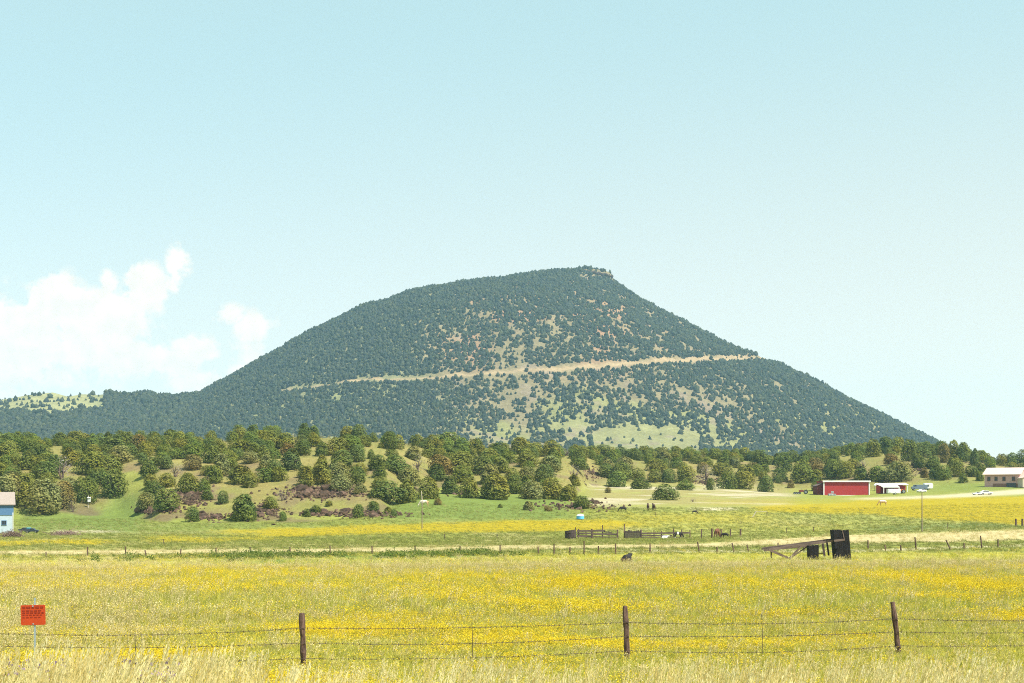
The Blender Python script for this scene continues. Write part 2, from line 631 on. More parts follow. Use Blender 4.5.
    lay(PALE * .85, spanf(px, 855, 1300, 20) * bandf(py, lines(px, [(860, 499), (940, 497), (1024, 491.5), (1300, 480)]), lines(px, [(860, 1), (1024, 2.6)]), 1.0) * .85)
    lay(PALE * .8, spanf(px, 55, 115, 15) * bandf(py, 531.5, 1.2, .8) * .8)
    # the wooded rise: ochre grass, lava rubble
    df = np.interp(px, HX, H_DF)
    k = sstep(0, 22, d - df)
    k = k * (1 - .85 * spanf(px, 108, 150, 8) * (py > 472)) * (1 - .5 * spanf(px, 905, 1300, 20) * (py > 474))
    lay(OCH * (1 + .5 * w[:, None]), k)
    lay(OLV * .7, k * sstep(.45, .6, fbm(x / 5, d / 8, 93, 4)) * .6)
    lay(LAV * 1.3, k * sstep(.54, .64, fbm(x / 6, d / 9, 91, 4)) * (py > 462) * .45)
    lay(LAV, sstep(-6, 2, d - df) * (1 - sstep(6, 14, d - df)) * sstep(.45, .6, fbm(x / 7, d / 5, 92, 3)) * (1 - spanf(px, 100, 142, 6)) * (px < 600) * .7)
    lay(GRN * 1.1, sstep(560, 640, d))
    # road shoulder under our feet
    lay(STR * .9, 1 - sstep(19, 27, y))
    lay(np.array([.25, .22, .19]), 1 - sstep(4, 7, y))
    yel = yel * (1 - tr)
    lay(YEL, yel * .8)
    return c, yel, stra, weed, vid, px, py


# ground sheet
dr = [-60.0, -40, -25, -15, -8, -3, 0, 2, 4, 6, 8, 10, 12]
while dr[-1] < 760:
    dr.append(dr[-1] + max(0.4, dr[-1] * 0.009))
while dr[-1] < 4200:
    dr.append(dr[-1] * 1.12)
dr = np.array(dr)
ucols = np.concatenate([np.arange(-1500, -200, 40), np.arange(-200, 1224, 4.5), np.arange(1224, 2560, 40)])
U, DD = np.meshgrid((ucols - CX) / F, dr)
GX = U * (np.maximum(DD, 0) + 25 * np.exp(-np.maximum(DD, 0) / 40) + np.maximum(-DD, 0))
GZ = gz(GX.ravel(), DD.ravel()).reshape(GX.shape)
me = grid_mesh('ground', GX, DD, GZ)
cc = cover(GX.ravel(), DD.ravel())[0]
set_color(me, 'cover', cc)
M_ground = cover_mat('ground_cover', [(0.35, .16), (2.2, .28)], .3, .5)
tag(link('ground', me, M_ground), kind='structure')

# ------------------------------------------------------------------ the volcano
D0 = 2240.0
VX = (590 - CX) / F * D0
SIL_L = [(590, 267.5), (555, 270.5), (520, 275), (470, 281), (430, 287), (400, 293.5), (350, 311), (300, 336), (250, 363.5), (215, 384), (190, 399), (140, 421), (60, 452), (-20, 478), (-100, 494), (-180, 500)]
SIL_R = [(590, 267.5), (600, 269), (611, 275), (614, 280.5), (640, 297), (680, 318), (720, 339.5), (764, 356.0), (776, 360), (800, 372), (850, 398), (900, 423), (935, 440), (1000, 470), (1060, 490), (1120, 498), (1200, 500)]
rl = np.array([(590 - p) / F * D0 for p, _ in SIL_L])
rr = np.array([(p - 590) / F * D0 for p, _ in SIL_R])
hl = np.array([(YH - y) / F * D0 for _, y in SIL_L])
hr = np.array([(YH - y) / F * D0 for _, y in SIL_R])


def cone(x, y, hl, hr):
    ex, ey = x - VX, (y - D0) * 0.98
    r = np.hypot(ex, ey)
    cth = ex / np.maximum(r, 1e-6)
    t = ((1 - cth) / 2)
    t = t * t * (3 - 2 * t)
    zl = np.interp(r, rl, hl)
    zr = np.interp(r, rr, hr)
    # gullies run down the flanks
    th = np.arctan2(ey, ex)
    gul = (fbm(th * 9, r / 260 + 5, 13, 3) - 0.5) * 16 * sstep(60, 300, r) * (1 - sstep(700, 1000, r))
    return zl * t + zr * (1 - t) + gul


gx0, gy0 = np.meshgrid(np.arange(-1100, 1000, 8.0), np.arange(1250, 2420, 8.0))
gxf, gyf = gx0.ravel(), gy0.ravel()
gpx = gxf / gyf * F + CX
bins = np.round((gpx + 260) / 6).astype(int)
for it in range(7):                               # fit the profile so that its outline is the photographed one
    z = cone(gxf, gyf, hl, hr)
    top = np.full(260, 1e9)
    ok = (bins >= 0) & (bins < 260)
    np.minimum.at(top, bins[ok], (YH - z / gyf * F)[ok])
    cpx = np.arange(260) * 6 - 260
    good = top < 1e8
    for prof, sil in ((hl, SIL_L), (hr, SIL_R)):
        for k, (p, yy) in enumerate(sil):
            have = float(np.interp(p, cpx[good], top[good]))
            if yy < 478:
                prof[k] *= np.clip((YH - yy) / max(4.0, YH - have), .85, 1.15)
hl[0] = hr[0] = (hl[0] + hr[0]) / 2


def smooth_profile(r, h, keep):
    """round the corners of a flank, leaving the summit lip sharp"""
    g = np.arange(0, r[-1], 4.0)
    v = np.interp(g, r, h)
    k = np.hanning(41)
    s = np.convolve(np.pad(v, 20, 'edge'), k / k.sum(), 'valid')
    w = sstep(keep, keep + 60, g)
    return g, v * (1 - w) + s * w


rl, hl = smooth_profile(rl, hl, 40)
rr, hr = smooth_profile(rr, hr, 70)
for it in range(8):                               # fit again, allowing for the crowns along the skyline
    z = cone(gxf, gyf, hl, hr)
    top = np.full(260, 1e9)
    np.minimum.at(top, bins[ok], (YH - z / gyf * F)[ok])
    good = top < 1e8
    for r_, prof, sil, sg_ in ((rl, hl, SIL_L, -1), (rr, hr, SIL_R, 1)):
        gp = 590 + sg_ * r_ * F / D0
        want = np.interp(sg_ * gp, [sg_ * p for p, _ in sil], [y for _, y in sil]) + 1.0
        have = np.interp(gp, cpx[good], top[good])
        ratio = np.clip((YH - want) / np.maximum(4.0, YH - have), .9, 1.1)
        ratio = np.where(want < 476, ratio, 1.0)
        kk = np.hanning(25)
        ratio = np.convolve(np.pad(ratio, 12, 'edge'), kk / kk.sum(), 'valid')
        prof *= ratio
    hl[0] = hr[0] = (hl[0] + hr[0]) / 2

ROAD = [(150, 396), (230, 393), (285, 388.5), (330, 385), (410, 378.5), (480, 374), (560, 369.5), (650, 362.5), (700, 359.5), (740, 358.6), (766, 358.4)]


def march(px, py, f, d0=1250, d1=2500, step=2.0):
    d = np.arange(d0, d1, step)
    x = (px - CX) / F * d
    zz = f(x, d)
    k = np.nonzero(YH - zz / d * F <= py)[0]
    if not len(k):
        k = [int(np.argmin(YH - zz / d * F))]
    return x[k[0]], d[k[0]], zz[k[0]]


rd = [march(p, y, lambda x, d: cone(x, d, hl, hr)) for p, y in ROAD]
r_th = np.array([math.atan2((d - D0) * .98, x - VX) for x, d, _ in rd])
r_z = np.array([q[2] for q in rd])
o_ = np.argsort(r_th)
r_th, r_z = r_th[o_], r_z[o_]
r_th = np.concatenate([r_th, r_th[-1:] + .5])
r_z = np.concatenate([r_z, r_z[-1:] - 6])


def volcano(x, y):
    z = cone(x, y, hl, hr)
    th = np.arctan2((y - D0) * .98, x - VX)
    zr = np.interp(th, r_th, r_z)
    dl = z - zr
    f = np.where(dl < 0, dl, np.where(dl < 9, 9 * sstep(1.5, 9.6, dl) ** .8, dl))
    on = (th > r_th[0] - .02) & (th < .45)
    cut = np.where(on, 1.0, 0.0)
    zn = np.where(on, zr + f, z)
    zn = zn + (fbm(x / 30, y / 30, 21, 3) - 0.5) * 6
    return zn, dl, cut


def road_mask(x, y, dl, cut):
    px = x / y * F + CX
    wob = (fbm(x / 25, y / 25, 23, 3) - .5) * 9
    wide = np.interp(px, [180, 280, 330, 420, 560, 640, 770], [0, 0.6, .85, .9, 1.0, 1.2, 1.15])
    dlo, dhi = -3.2 * wide + wob * .4, 5.0 * wide + wob
    broken = np.where(px < 300, sstep(.38, .5, fbm(x / 40, y / 40, 24, 2)), 1)
    return cut * np.clip((dl - dlo) / 2, 0, 1) * np.clip((dhi - dl) / 2, 0, 1) * (wide > .3) * broken


vx, vy = np.meshgrid(np.concatenate([np.arange(-1150, -480, 10), np.arange(-480, 720, 4.0), np.arange(720, 1300, 10)]),
                     np.concatenate([np.arange(1240, 1340, 10), np.arange(1340, 2330, 4.0), np.arange(2330, 3200, 40)]))
vz, vdl, vcut = volcano(vx.ravel(), vy.ravel())
vxf, vyf = vx.ravel(), vy.ravel()
me = grid_mesh('volcano', vx, vy, vz.reshape(vx.shape))
vpx, vpy = vxf / vyf * F + CX, YH - vz / vyf * F
c = np.tile(np.array([.175, .142, .075]), (len(vxf), 1))


def vlay(c, colr, m):
    m = np.clip(m, 0, 1)[:, None]
    return c * (1 - m) + np.asarray(colr) * m


c = vlay(c, [.30, .17, .095], spanf(vpx, 420, 640, 60) * bandf(vpy, 330, 35, 20) * sstep(.4, .6, fbm(vxf / 60, vyf / 60, 25, 3)))
c = vlay(c, [.19, .185, .068], sstep(375, 400, vpy) * sstep(.45, .6, fbm(vxf / 90, vyf / 90, 26, 3)) * .9)
c = vlay(c, [.195, .185, .078], spanf(vpx, 560, 720, 30) * sstep(412, 425, vpy))
c = vlay(c, [.20, .15, .11], sstep(.6, .75, fbm(vxf / 22, vyf / 22, 27, 3)) * .6)
c = vlay(c, [.16, .17, .08], spanf(vpx, -300, 440, 40) * .6)
c = vlay(c, [.29, .21, .115], road_mask(vxf, vyf, vdl, vcut))
c = vlay(c, [.15, .125, .085], np.clip((vz - vz.max() + 9) / 6, 0, 1) * .8)
set_color(me, 'cover', c)
M_vol = cover_mat('volcano_cover', [(0.05, .2), (0.3, .25)], .3, 0)
tag(link('volcano', me, M_vol), kind='structure')

# low hill to the left of it
HD = 1950.0
HSIL = [(-700, 470), (-400, 440), (-200, 412), (-60, 402), (0, 404), (30, 399.5), (60, 394.5), (80, 393.5), (100, 396), (130, 399), (150, 398.5), (170, 399), (190, 400), (230, 404), (300, 412), (400, 425), (500, 440), (700, 470)]


def hill(x, y):
    px = x / HD * F + CX
    ridge = (YH - np.interp(px, [p for p, _ in HSIL], [q for _, q in HSIL])) / F * HD
    t = np.clip(1 - np.abs(y - HD) / np.where(y < HD, 720, 700), 0, 1)
    s = t ** 1.25
    return ridge * s + (fbm(x / 75, y / 120, 33, 4) - .5) * 30 * np.sqrt(t) + 4


hx, hy = np.meshgrid(np.arange(-1500, 300, 10.0), np.arange(1230, 2640, 10.0))
hz = hill(hx.ravel(), hy.ravel())
me = grid_mesh('hill', hx, hy, hz.reshape(hx.shape))
hxf, hyf = hx.ravel(), hy.ravel()
hpx, hpy = hxf / hyf * F + CX, YH - hz / hyf * F


def hill_meadow(px, py, x, y):
    n = (fbm(x / 45, y / 45, 35, 3) - .5)
    m = spanf(px, -200, 100, 16) * np.clip((lines(px, [(-200, 415), (0, 414), (60, 412), (110, 410)]) + n * 10 - py) / 3, 0, 1)
    return m


c = np.tile(np.array([.16, .17, .08]), (len(hxf), 1))
c = vlay(c, [.235, .225, .10], hill_meadow(hpx, hpy, hxf, hyf))
c = vlay(c, [.32, .22, .17], spanf(hpx, 120, 190, 10) * bandf(hpy, 406, 6, 3) * sstep(.5, .6, fbm(hxf / 30, hyf / 30, 36, 3)))
set_color(me, 'cover', c)
tag(link('hill', me, M_vol), kind='structure')


# ------------------------------------------------------------------ scatter of what nobody could count
def scatter(name, protos, P, rot, scl, idx, kind='stuff', label=None, cat=None):
    pc = bpy.data.collections.new(name + '_kinds')
    for o in protos:
        pc.objects.link(o)
    me = bpy.data.meshes.new(name)
    me.vertices.add(len(P))
    me.vertices.foreach_set('co', np.ascontiguousarray(P, np.float32).ravel())
    for nm, ty, key, arr in (('rot', 'FLOAT_VECTOR', 'vector', rot), ('scl', 'FLOAT_VECTOR', 'vector', scl), ('idx', 'INT', 'value', idx)):
        a = me.attributes.new(nm, ty, 'POINT')
        a.data.foreach_set(key, np.ascontiguousarray(arr, np.int32 if ty == 'INT' else np.float32).ravel())
    o = link(name, me)
    ng = bpy.data.node_groups.new(name, 'GeometryNodeTree')
    ng.interface.new_socket('Geometry', in_out='INPUT', socket_type='NodeSocketGeometry')
    ng.interface.new_socket('Geometry', in_out='OUTPUT', socket_type='NodeSocketGeometry')
    gi, go = ng.nodes.new('NodeGroupInput'), ng.nodes.new('NodeGroupOutput')
    ip = ng.nodes.new('GeometryNodeInstanceOnPoints')
    ci = ng.nodes.new('GeometryNodeCollectionInfo')
    ci.inputs['Collection'].default_value = pc
    ci.inputs['Separate Children'].default_value = True
    ci.inputs['Reset Children'].default_value = True
    ip.inputs['Pick Instance'].default_value = True
    at = {}
    for nm, ty in (('rot', 'FLOAT_VECTOR'), ('scl', 'FLOAT_VECTOR'), ('idx', 'INT')):
        a = ng.nodes.new('GeometryNodeInputNamedAttribute')
        a.data_type = ty
        a.inputs['Name'].default_value = nm
        at[nm] = a.outputs['Attribute']
    er = ng.nodes.new('FunctionNodeEulerToRotation')
    L = ng.links
    L.new(at['rot'], er.inputs[0])
    L.new(gi.outputs[0], ip.inputs['Points'])
    L.new(ci.outputs[0], ip.inputs['Instance'])
    L.new(at['idx'], ip.inputs['Instance Index'])
    L.new(er.outputs[0], ip.inputs['Rotation'])
    L.new(at['scl'], ip.inputs['Scale'])
    L.new(ip.outputs[0], go.inputs[0])
    md = o.modifiers.new('scatter', 'NODES')
    md.node_group = ng
    return tag(o, label, cat, None, kind)


def proto(name, v, q, mats, midx=None, tint=None, smooth=False):
    me = bpy.data.meshes.new(name)
    fast_mesh(me, np.asarray(v), np.asarray(q))
    for m in mats:
        me.materials.append(m)
    if midx is not None:
        me.polygons.foreach_set('material_index', np.asarray(midx, np.int32))
    if tint is not None:
        set_color(me, 'tint', np.asarray(tint))
    if smooth:
        me.polygons.foreach_set('use_smooth', np.ones(len(q), bool))
    return bpy.data.objects.new(name, me)


def blades(r, n, h, spread, width, lean, tip=0.25):
    """grass blades: two quads each, bending outward"""
    V, Q = [], []
    for _ in range(n):
        a = r.uniform(0, 2 * math.pi)
        rad = spread * math.sqrt(r.uniform(0, 1))
        bx, by = rad * math.cos(a), rad * math.sin(a)
        hh = h * r.uniform(.55, 1.0)
        la = r.uniform(0, 2 * math.pi)
        ln = lean * hh * r.uniform(.3, 1.0)
        ox, oy = math.cos(la) * ln + .08 * hh, math.sin(la) * ln
        wa = r.uniform(0, math.pi)
        wx, wy = math.cos(wa) * width * .5, math.sin(wa) * width * .5
        k = len(V)
        V += [(bx - wx, by - wy, -.05), (bx + wx, by + wy, -.05),
              (bx + ox * .35 - wx * .8, by + oy * .35 - wy * .8, hh * .6), (bx + ox * .35 + wx * .8, by + oy * .35 + wy * .8, hh * .6),
              (bx + ox - wx * tip, by + oy - wy * tip, hh), (bx + ox + wx * tip, by + oy + wy * tip, hh)]
        Q += [(k, k + 1, k + 3, k + 2), (k + 2, k + 3, k + 5, k + 4)]
    return V, Q


def quads_at(r, pts, size, V, Q, flat=0.0):
    for p in pts:
        u = r.normal(size=3)
        u /= np.linalg.norm(u)
        w = np.cross(u, r.normal(size=3))
        w /= np.linalg.norm(w)
        s = size * r.uniform(.7, 1.3)
        k = len(V)
        p = np.asarray(p)
        V += [tuple(p - u * s), tuple(p + w * s), tuple(p + u * s), tuple(p - w * s)]
        Q += [(k, k + 1, k + 2, k + 3)]


M_grass = leaf_mat('green_grass', trans=.45, stops= [(.29, .30, .045), (.43, .41, .065), (.60, .53, .13), (.37, .37, .06), (.68, .58, .19)])
M_pasture = leaf_mat('pasture_grass', [(.13, .16, .035), (.19, .205, .045), (.27, .25, .08), (.16, .19, .04)])
M_straw = leaf_mat('dry_grass', [(.42, .36, .12), (.50, .43, .17), (.34, .30, .08), (.54, .47, .22)])
M_seed = leaf_mat('seed_heads', [(.52, .42, .18), (.60, .50, .25), (.46, .36, .14), (.66, .57, .33)], .25)
M_plume = leaf_mat('cream_plumes', [(.76, .63, .27), (.82, .72, .38), (.64, .50, .18), (.84, .76, .46)], .3)
M_petal = leaf_mat('yellow_petals', [(.68, .50, .02), (.72, .55, .03), (.64, .51, .05), (.64, .45, .015)], .3)
M_stem = leaf_mat('flower_stems', [(.25, .27, .04), (.36, .34, .06), (.42, .36, .07)])
M_weed = leaf_mat('weed_leaves', [(.10, .15, .03), (.15, .19, .04), (.19, .21, .06)])
M_purple = leaf_mat('thistle_heads', [(.26, .16, .30), (.34, .24, .36)])


def tuft_protos(name, n, fn):
    out = []
    for k in range(n):
        r = np.random.default_rng(100 + k + len(name) * 17)
        out.append(fn(name, r))
    return out


def mk_grass(name, r):
    v, q = blades(r, 18, .46, .19, .013, .45)
    return proto(name, v, q, [M_grass])


def mk_pasture(name, r):
    v, q = blades(r, 18, .46, .24, .016, .45)
    return proto(name, v, q, [M_pasture])


def mk_straw(name, r):
    v, q = blades(r, 15, .55, .17, .009, .32)
    n0 = len(q)
    for _ in range(5):
        a, rad = r.uniform(0, 6.28), .16 * math.sqrt(r.uniform())
        x, y, h = rad * math.cos(a), rad * math.sin(a), r.uniform(.48, .68)
        k = len(v)
        v += [(x - .004, y, 0), (x + .004, y, 0), (x + .054, y, h), (x + .046, y, h)]
        q += [(k, k + 1, k + 2, k + 3)]
        pts = [(x + .05 + .02 * r.normal() * .5, y + .010 * r.normal(), h + t) for t in np.linspace(-.05, .12, 6)]
        quads_at(r, pts, .013, v, q)
    mi = np.zeros(len(q), int)
    mi[n0:] = 1
    return proto(name, v, q, [M_straw, M_seed], mi)


def mk_tall(name, r):
    v, q = blades(r, 16, .40, .17, .011, .35)
    n0 = len(q)
    for _ in range(3):
        a, rad = r.uniform(0, 6.28), .19 * math.sqrt(r.uniform())
        x, y, h = rad * math.cos(a), rad * math.sin(a), r.uniform(.34, .78)
        lx, ly = r.normal() * .05, r.normal() * .05
        k = len(v)
        v += [(x - .004, y, 0), (x + .004, y, 0), (x + lx + .004, y + ly, h), (x + lx - .004, y + ly, h)]
        q += [(k, k + 1, k + 2, k + 3)]
        L_ = r.uniform(.15, .27)
        for t in np.linspace(-.05, L_, 22):          # a feathery seed head: slim upright flakes round the stalk
            wv = max(.15, math.sin(math.pi * min(1, (t + .06) / (L_ + .08)))) * .022
            b = r.uniform(0, 6.28)
            px_, py_ = x + lx * (1 + 2 * t) + math.cos(b) * wv, y + ly * (1 + 2 * t) + math.sin(b) * wv
            c_ = r.uniform(0, 3.14)
            ex, ey = math.cos(c_) * .0065, math.sin(c_) * .0065
            k = len(v)
            v += [(px_ - ex, py_ - ey, h + t), (px_ + ex, py_ + ey, h + t), (px_ + ex * .4 + math.cos(b) * .008, py_ + ey * .4, h + t + .045), (px_ - ex * .4 + math.cos(b) * .008, py_ - ey * .4, h + t + .045)]
            q.append((k, k + 1, k + 2, k + 3))
    mi = np.zeros(len(q), int)
    mi[n0:] = 1
    return proto(name, v, q, [M_grass, M_plume], mi)


def mk_flower(name, r):
    v, q = blades(r, 12, .42, .2, .009, .3)
    n0 = len(q)
    pts = []
    for _ in range(24):
        a, rad = r.uniform(0, 6.28), .26 * math.sqrt(r.uniform())
        pts.append((rad * math.cos(a), rad * math.sin(a), r.uniform(.24, .50)))
    quads_at(r, pts + [(p[0] + .01, p[1], p[2] + .005) for p in pts], .0140, v, q)
    mi = np.zeros(len(q), int)
    mi[n0:] = 1
    return proto(name, v, q, [M_stem, M_petal], mi)


def mk_weed(name, r):
    v, q = [], []
    pts = [(r.normal() * .28, r.normal() * .28, abs(r.normal()) * .28 + .05) for _ in range(70)]
    quads_at(r, pts, .07, v, q)
    return proto(name, v, q, [M_weed])


def mk_thistle(name, r):
    v, q = blades(r, 5, .55, .06, .012, .2)
    n0 = len(q)
    pts = [(r.normal() * .06 + .04, r.normal() * .06, r.uniform(.45, .62)) for _ in range(9)]
    quads_at(r, pts, .03, v, q)
    mi = np.zeros(len(q), int)
    mi[n0:] = 1
    return proto(name, v, q, [M_weed, M_purple], mi)


def field_points(n, d0, d1, margin=90, power=1.0):
    u = rng.uniform(0, 1, n)
    d = np.sqrt(d0 * d0 + (d1 * d1 - d0 * d0) * u) if power == 1.0 else d0 * (d1 / d0) ** u
    px = rng.uniform(-margin, 1024 + margin, n)
    return (px - CX) / F * d, d


def emit(name, protos, x, d, s, label=None, tilt=.12, zs=None, lean=.27):
    n = len(x)
    rz = rng.uniform(0, 6.28, n)                   # the wind leans everything to the right
    P = np.stack([x, d, gz(x, d)], -1)
    rot = np.stack([lean * np.sin(rz) + rng.normal(0, tilt, n), lean * np.cos(rz) + rng.normal(0, tilt, n), rz], -1)
    scl = np.stack([s, s, s if zs is None else zs], -1)
    return scatter(name, protos, P, rot, scl, rng.integers(0, len(protos), n), label=label)


# points of the field, with their kind chosen from the cover at that place
xs, ds, ss = [], [], []
for n, d0, d1, s in ((46000, 18, 48, .95), (42000, 46, 105, 1.35), (52000, 100, 300, 1.9)):
    x, d = field_points(n, d0, d1, 130 if d0 < 40 else 100)
    xs.append(x)
    ds.append(d)
    ss.append(rng.uniform(.75, 1.25, n) * s)
x, d, s = np.concatenate(xs), np.concatenate(ds), np.concatenate(ss)
_, yel, stra, weed, vid, ppx, ppy = cover(x, d)
df_ = np.interp(ppx, HX, H_DF)
keep = (d < df_ - 2)
tall_far = np.interp(d, [20, 28, 33, 46, 60, 100, 125, 300], [.46, .36, .40, .58, .62, .50, .26, .26]) / np.where(d > 100, 1.2, 1.0)   # shorter pasture beyond the first field
u = rng.uniform(size=len(x))
pat = np.where(d < 140, .35 + 1.0 * sstep(.36, .62, fbm(x / 4.5, d / 6.5, 96, 4)), 1.0)
pf = (np.clip(yel * np.interp(d, [25, 60, 110, 140], [.70, .85, .88, .85]), 0, .85) + .14 * (d < 140)) * pat
ps = np.clip(stra * .6 + .06 * (d < 140) + .03, 0, .9)
is_f = keep & (u < pf)
is_s = keep & ~is_f & (rng.uniform(size=len(x)) < ps)
is_g = keep & ~is_f & ~is_s & ((vid < .3) | (u < .5))
on_track = (stra > .8) & (d > 130)
is_g &= ~on_track
is_s &= ~on_track | (u < .3)
grass_p = tuft_protos('grass_tuft', 5, mk_grass)
straw_p = tuft_protos('straw_tuft', 5, mk_straw)
flower_p = tuft_protos('flower_tuft', 5, mk_flower)
near_g, far_g = is_g & (d < 128), is_g & (d >= 128)
emit('meadow_grass', grass_p, x[near_g], d[near_g], s[near_g], 'green and buff grass filling the near fenced field', zs=s[near_g] * tall_far[near_g])
emit('pasture_grass', tuft_protos('pasture_tuft', 4, mk_pasture), x[far_g], d[far_g], s[far_g], 'short green grass of the far pastures', zs=s[far_g] * tall_far[far_g])
emit('dry_grass', straw_p, x[is_s], d[is_s], s[is_s], 'straw coloured dry grass scattered through the field', zs=s[is_s] * tall_far[is_s])
emit('yellow_wildflowers', flower_p, x[is_f], d[is_f], s[is_f], 'yellow wildflowers in drifts across the fields', zs=s[is_f] * tall_far[is_f])
# tall pale grass on the verge in front of the fence
x, d = field_points(2900, 15.5, 26, 160)
k = rng.uniform(size=len(x)) < np.interp(d, [15.5, 20, 22, 23.8], [1, 1, .6, .0]) * (.35 + .65 * sstep(.35, .6, fbm(x / 1.5, d / 2, 66, 2)) + .25 * (x < -6))
x, d = x[k], d[k]
s = rng.uniform(.7, 1.1, len(x)) * np.interp(x / d * F + CX, [0, 200, 350, 1024], [1.06, .96, .76, .86])
emit('tall_verge_grass', tuft_protos('tall_tuft', 5, mk_tall), x, d, s, 'tall cream seeding grass along the verge before the fence', .1)
x, d = field_points(160, 18, 25, 0)
k = (x / d * F + CX) < 180
emit('purple_thistles', tuft_protos('thistle', 3, mk_thistle), x[k], d[k], rng.uniform(.7, 1.1, k.sum()), 'small purple thistle heads in the verge grass')
# weeds beside the track
x, d = field_points(26000, 118, 165, 0)
_, _, _, weed, _, _, _ = cover(x, d)
k = rng.uniform(size=len(x)) < weed * .30 * sstep(.3, .6, fbm(x / 5, d / 6, 68, 2))
emit('green_weeds', tuft_protos('weed', 4, mk_weed), x[k], d[k], rng.uniform(.45, 1.0, k.sum()), 'dark green weeds growing in a strip along the pale track')
# low brush and clumps on the wooded rise
x, d = field_points(16000, 275, 560, 60)
ppx = x / d * F + CX
df_, dc_ = np.interp(ppx, HX, H_DF), np.interp(ppx, HX, H_DC)
k = (d > df_ + 3) & (d < dc_ + 30) & (rng.uniform(size=len(x)) < .2 + .6 * sstep(.5, .6, fbm(x / 8, d / 8, 67, 3)))
emit('hill_grass', straw_p, x[k], d[k], rng.uniform(.9, 1.7, k.sum()), 'dry ochre grass on the wooded rise')


# ------------------------------------------------------------------ forest on the volcano
M_far = leaf_mat('far_conifer', [(.026, .038, .028), (.040, .054, .034), (.072, .080, .042), (.034, .044, .040), (.050, .060, .036)], .1, 'tint')


def mk_far(name, r, tall):
    V, Q, T = [], [], []
    nr, nk = 7, 6
    for i in range(nr):
        t = i / (nr - 1)
        rad = (.50 * (1 - t) ** .7 + .02) if tall else .5 * math.sqrt(max(0.02, 1 - (2 * t - .75) ** 2 / 1.6))
        if i == nr - 1:
            rad = .05
        for k in range(nk):
            a = 2 * math.pi * (k + .5 * (i % 2)) / nk
            rr_ = rad * r.uniform(.65, 1.25)
            V.append((rr_ * math.cos(a), rr_ * math.sin(a), t + r.normal() * .05 - .05))
            T.append(np.ones(3) * r.uniform(.7, 1.3))
    for i in range(nr - 1):
        for k in range(nk):
            Q.append((i * nk + k, i * nk + (k + 1) % nk, (i + 1) * nk + (k + 1) % nk, (i + 1) * nk + k))
    return proto(name, V, Q, [M_far], tint=T)


far_p = [mk_far('far_tree', np.random.default_rng(500 + k), k % 3 == 0) for k in range(6)]
N = 330000
pxs = rng.uniform(-160, 1100, N)
dd = np.sqrt(rng.uniform(1330 ** 2, 2420 ** 2, N))
x = (pxs - CX) / F * dd
zv, dl, cut = volcano(x, dd)
zh = hill(x, dd)
zz = np.maximum(zv, np.where(x < 250, zh, -99))
onh = (zh > zv) & (x < 250)
py = YH - zz / dd * F
cl1 = fbm(x / 11, dd / 24, 45, 4, .55)
cl3 = fbm(x / 60, dd / 100, 47, 2)
cl2 = fbm(x / 18, dd / 18, 46, 2)
dens = np.full(N, .8)
dens = np.where(pxs < 430, 1.0, dens)
gapA = spanf(pxs, 425, 640, 50) * bandf(py, 338, 32, 18)
dens -= gapA * sstep(.53, .62, cl1 + .25 * (cl3 - .5)) * .54
dens -= .12 * spanf(pxs, 460, 640, 40) * bandf(py, 350, 22, 10)
dens -= sstep(560, 640, pxs) * (py < 352) * sstep(.54, .62, cl1) * .6
dens -= .5 * (pxs < 430) * sstep(.62, .70, cl1)
low = sstep(372, 384, py)
dens -= low * spanf(pxs, 440, 720, 30) * sstep(.535, .62, cl1 + .40 * (cl3 - .5)) * .66
dens -= low * spanf(pxs, 440, 740, 30) * .12
dens -= low * spanf(pxs, 690, 920, 30) * sstep(.56, .64, cl1) * .5
dens = np.maximum(dens - .12 * spanf(pxs, 430, 900, 40) * (cl2 > .45), .06)
dens = np.where(spanf(pxs, 592, 700, 14) * sstep(424, 430, py + cl2 * 8 - 4 + .0012 * (pxs - 645) ** 2 * -1) > .5, .025, dens)
dens -= spanf(pxs, 300, 345, 8) * bandf(py, 396, 5, 3) * .7
rm = road_mask(x, dd, dl, cut)
rwid = np.interp(pxs, [270, 290, 340, 420, 560, 640, 770, 790], [0, .8, .95, .95, .98, 1.15, 1.1, .5])
dens = np.where((cut > 0) & (dl > -4.4 * rwid) & (dl < 5.0 * rwid + (cl2 - .5) * 5) & (pxs > 280) & ~onh, .012, dens)
dens = np.where(onh, np.where(hill_meadow(pxs, py, x, dd) > .3, .028, .95), dens)
dens = np.where((pxs > 578) & (pxs < 616) & (py < 279), .25, dens)
near_w = np.interp(dd, [1330, 1900, 2400], [.55, .8, 1])
k = (rng.uniform(size=N) < dens * near_w) & (zz > 14)
x, dd, zz = x[k], dd[k], zz[k]
n = len(x)
h = rng.uniform(2.4, 5.0, n) ** 1.0
h *= np.where(onh[k], rng.uniform(.9, 1.7, n), rng.choice([1.0, 1.0, 1.0, .75, 1.3], n))
wd = h * rng.uniform(.75, 1.15, n)
scatter('volcano_forest', far_p, np.stack([x, dd, zz - .3], -1), np.stack([np.zeros(n), np.zeros(n), rng.uniform(0, 6.28, n)], -1),
        np.stack([wd, wd, h], -1), rng.integers(0, 6, n), label='dark juniper and pine woodland covering the volcano and far hill')

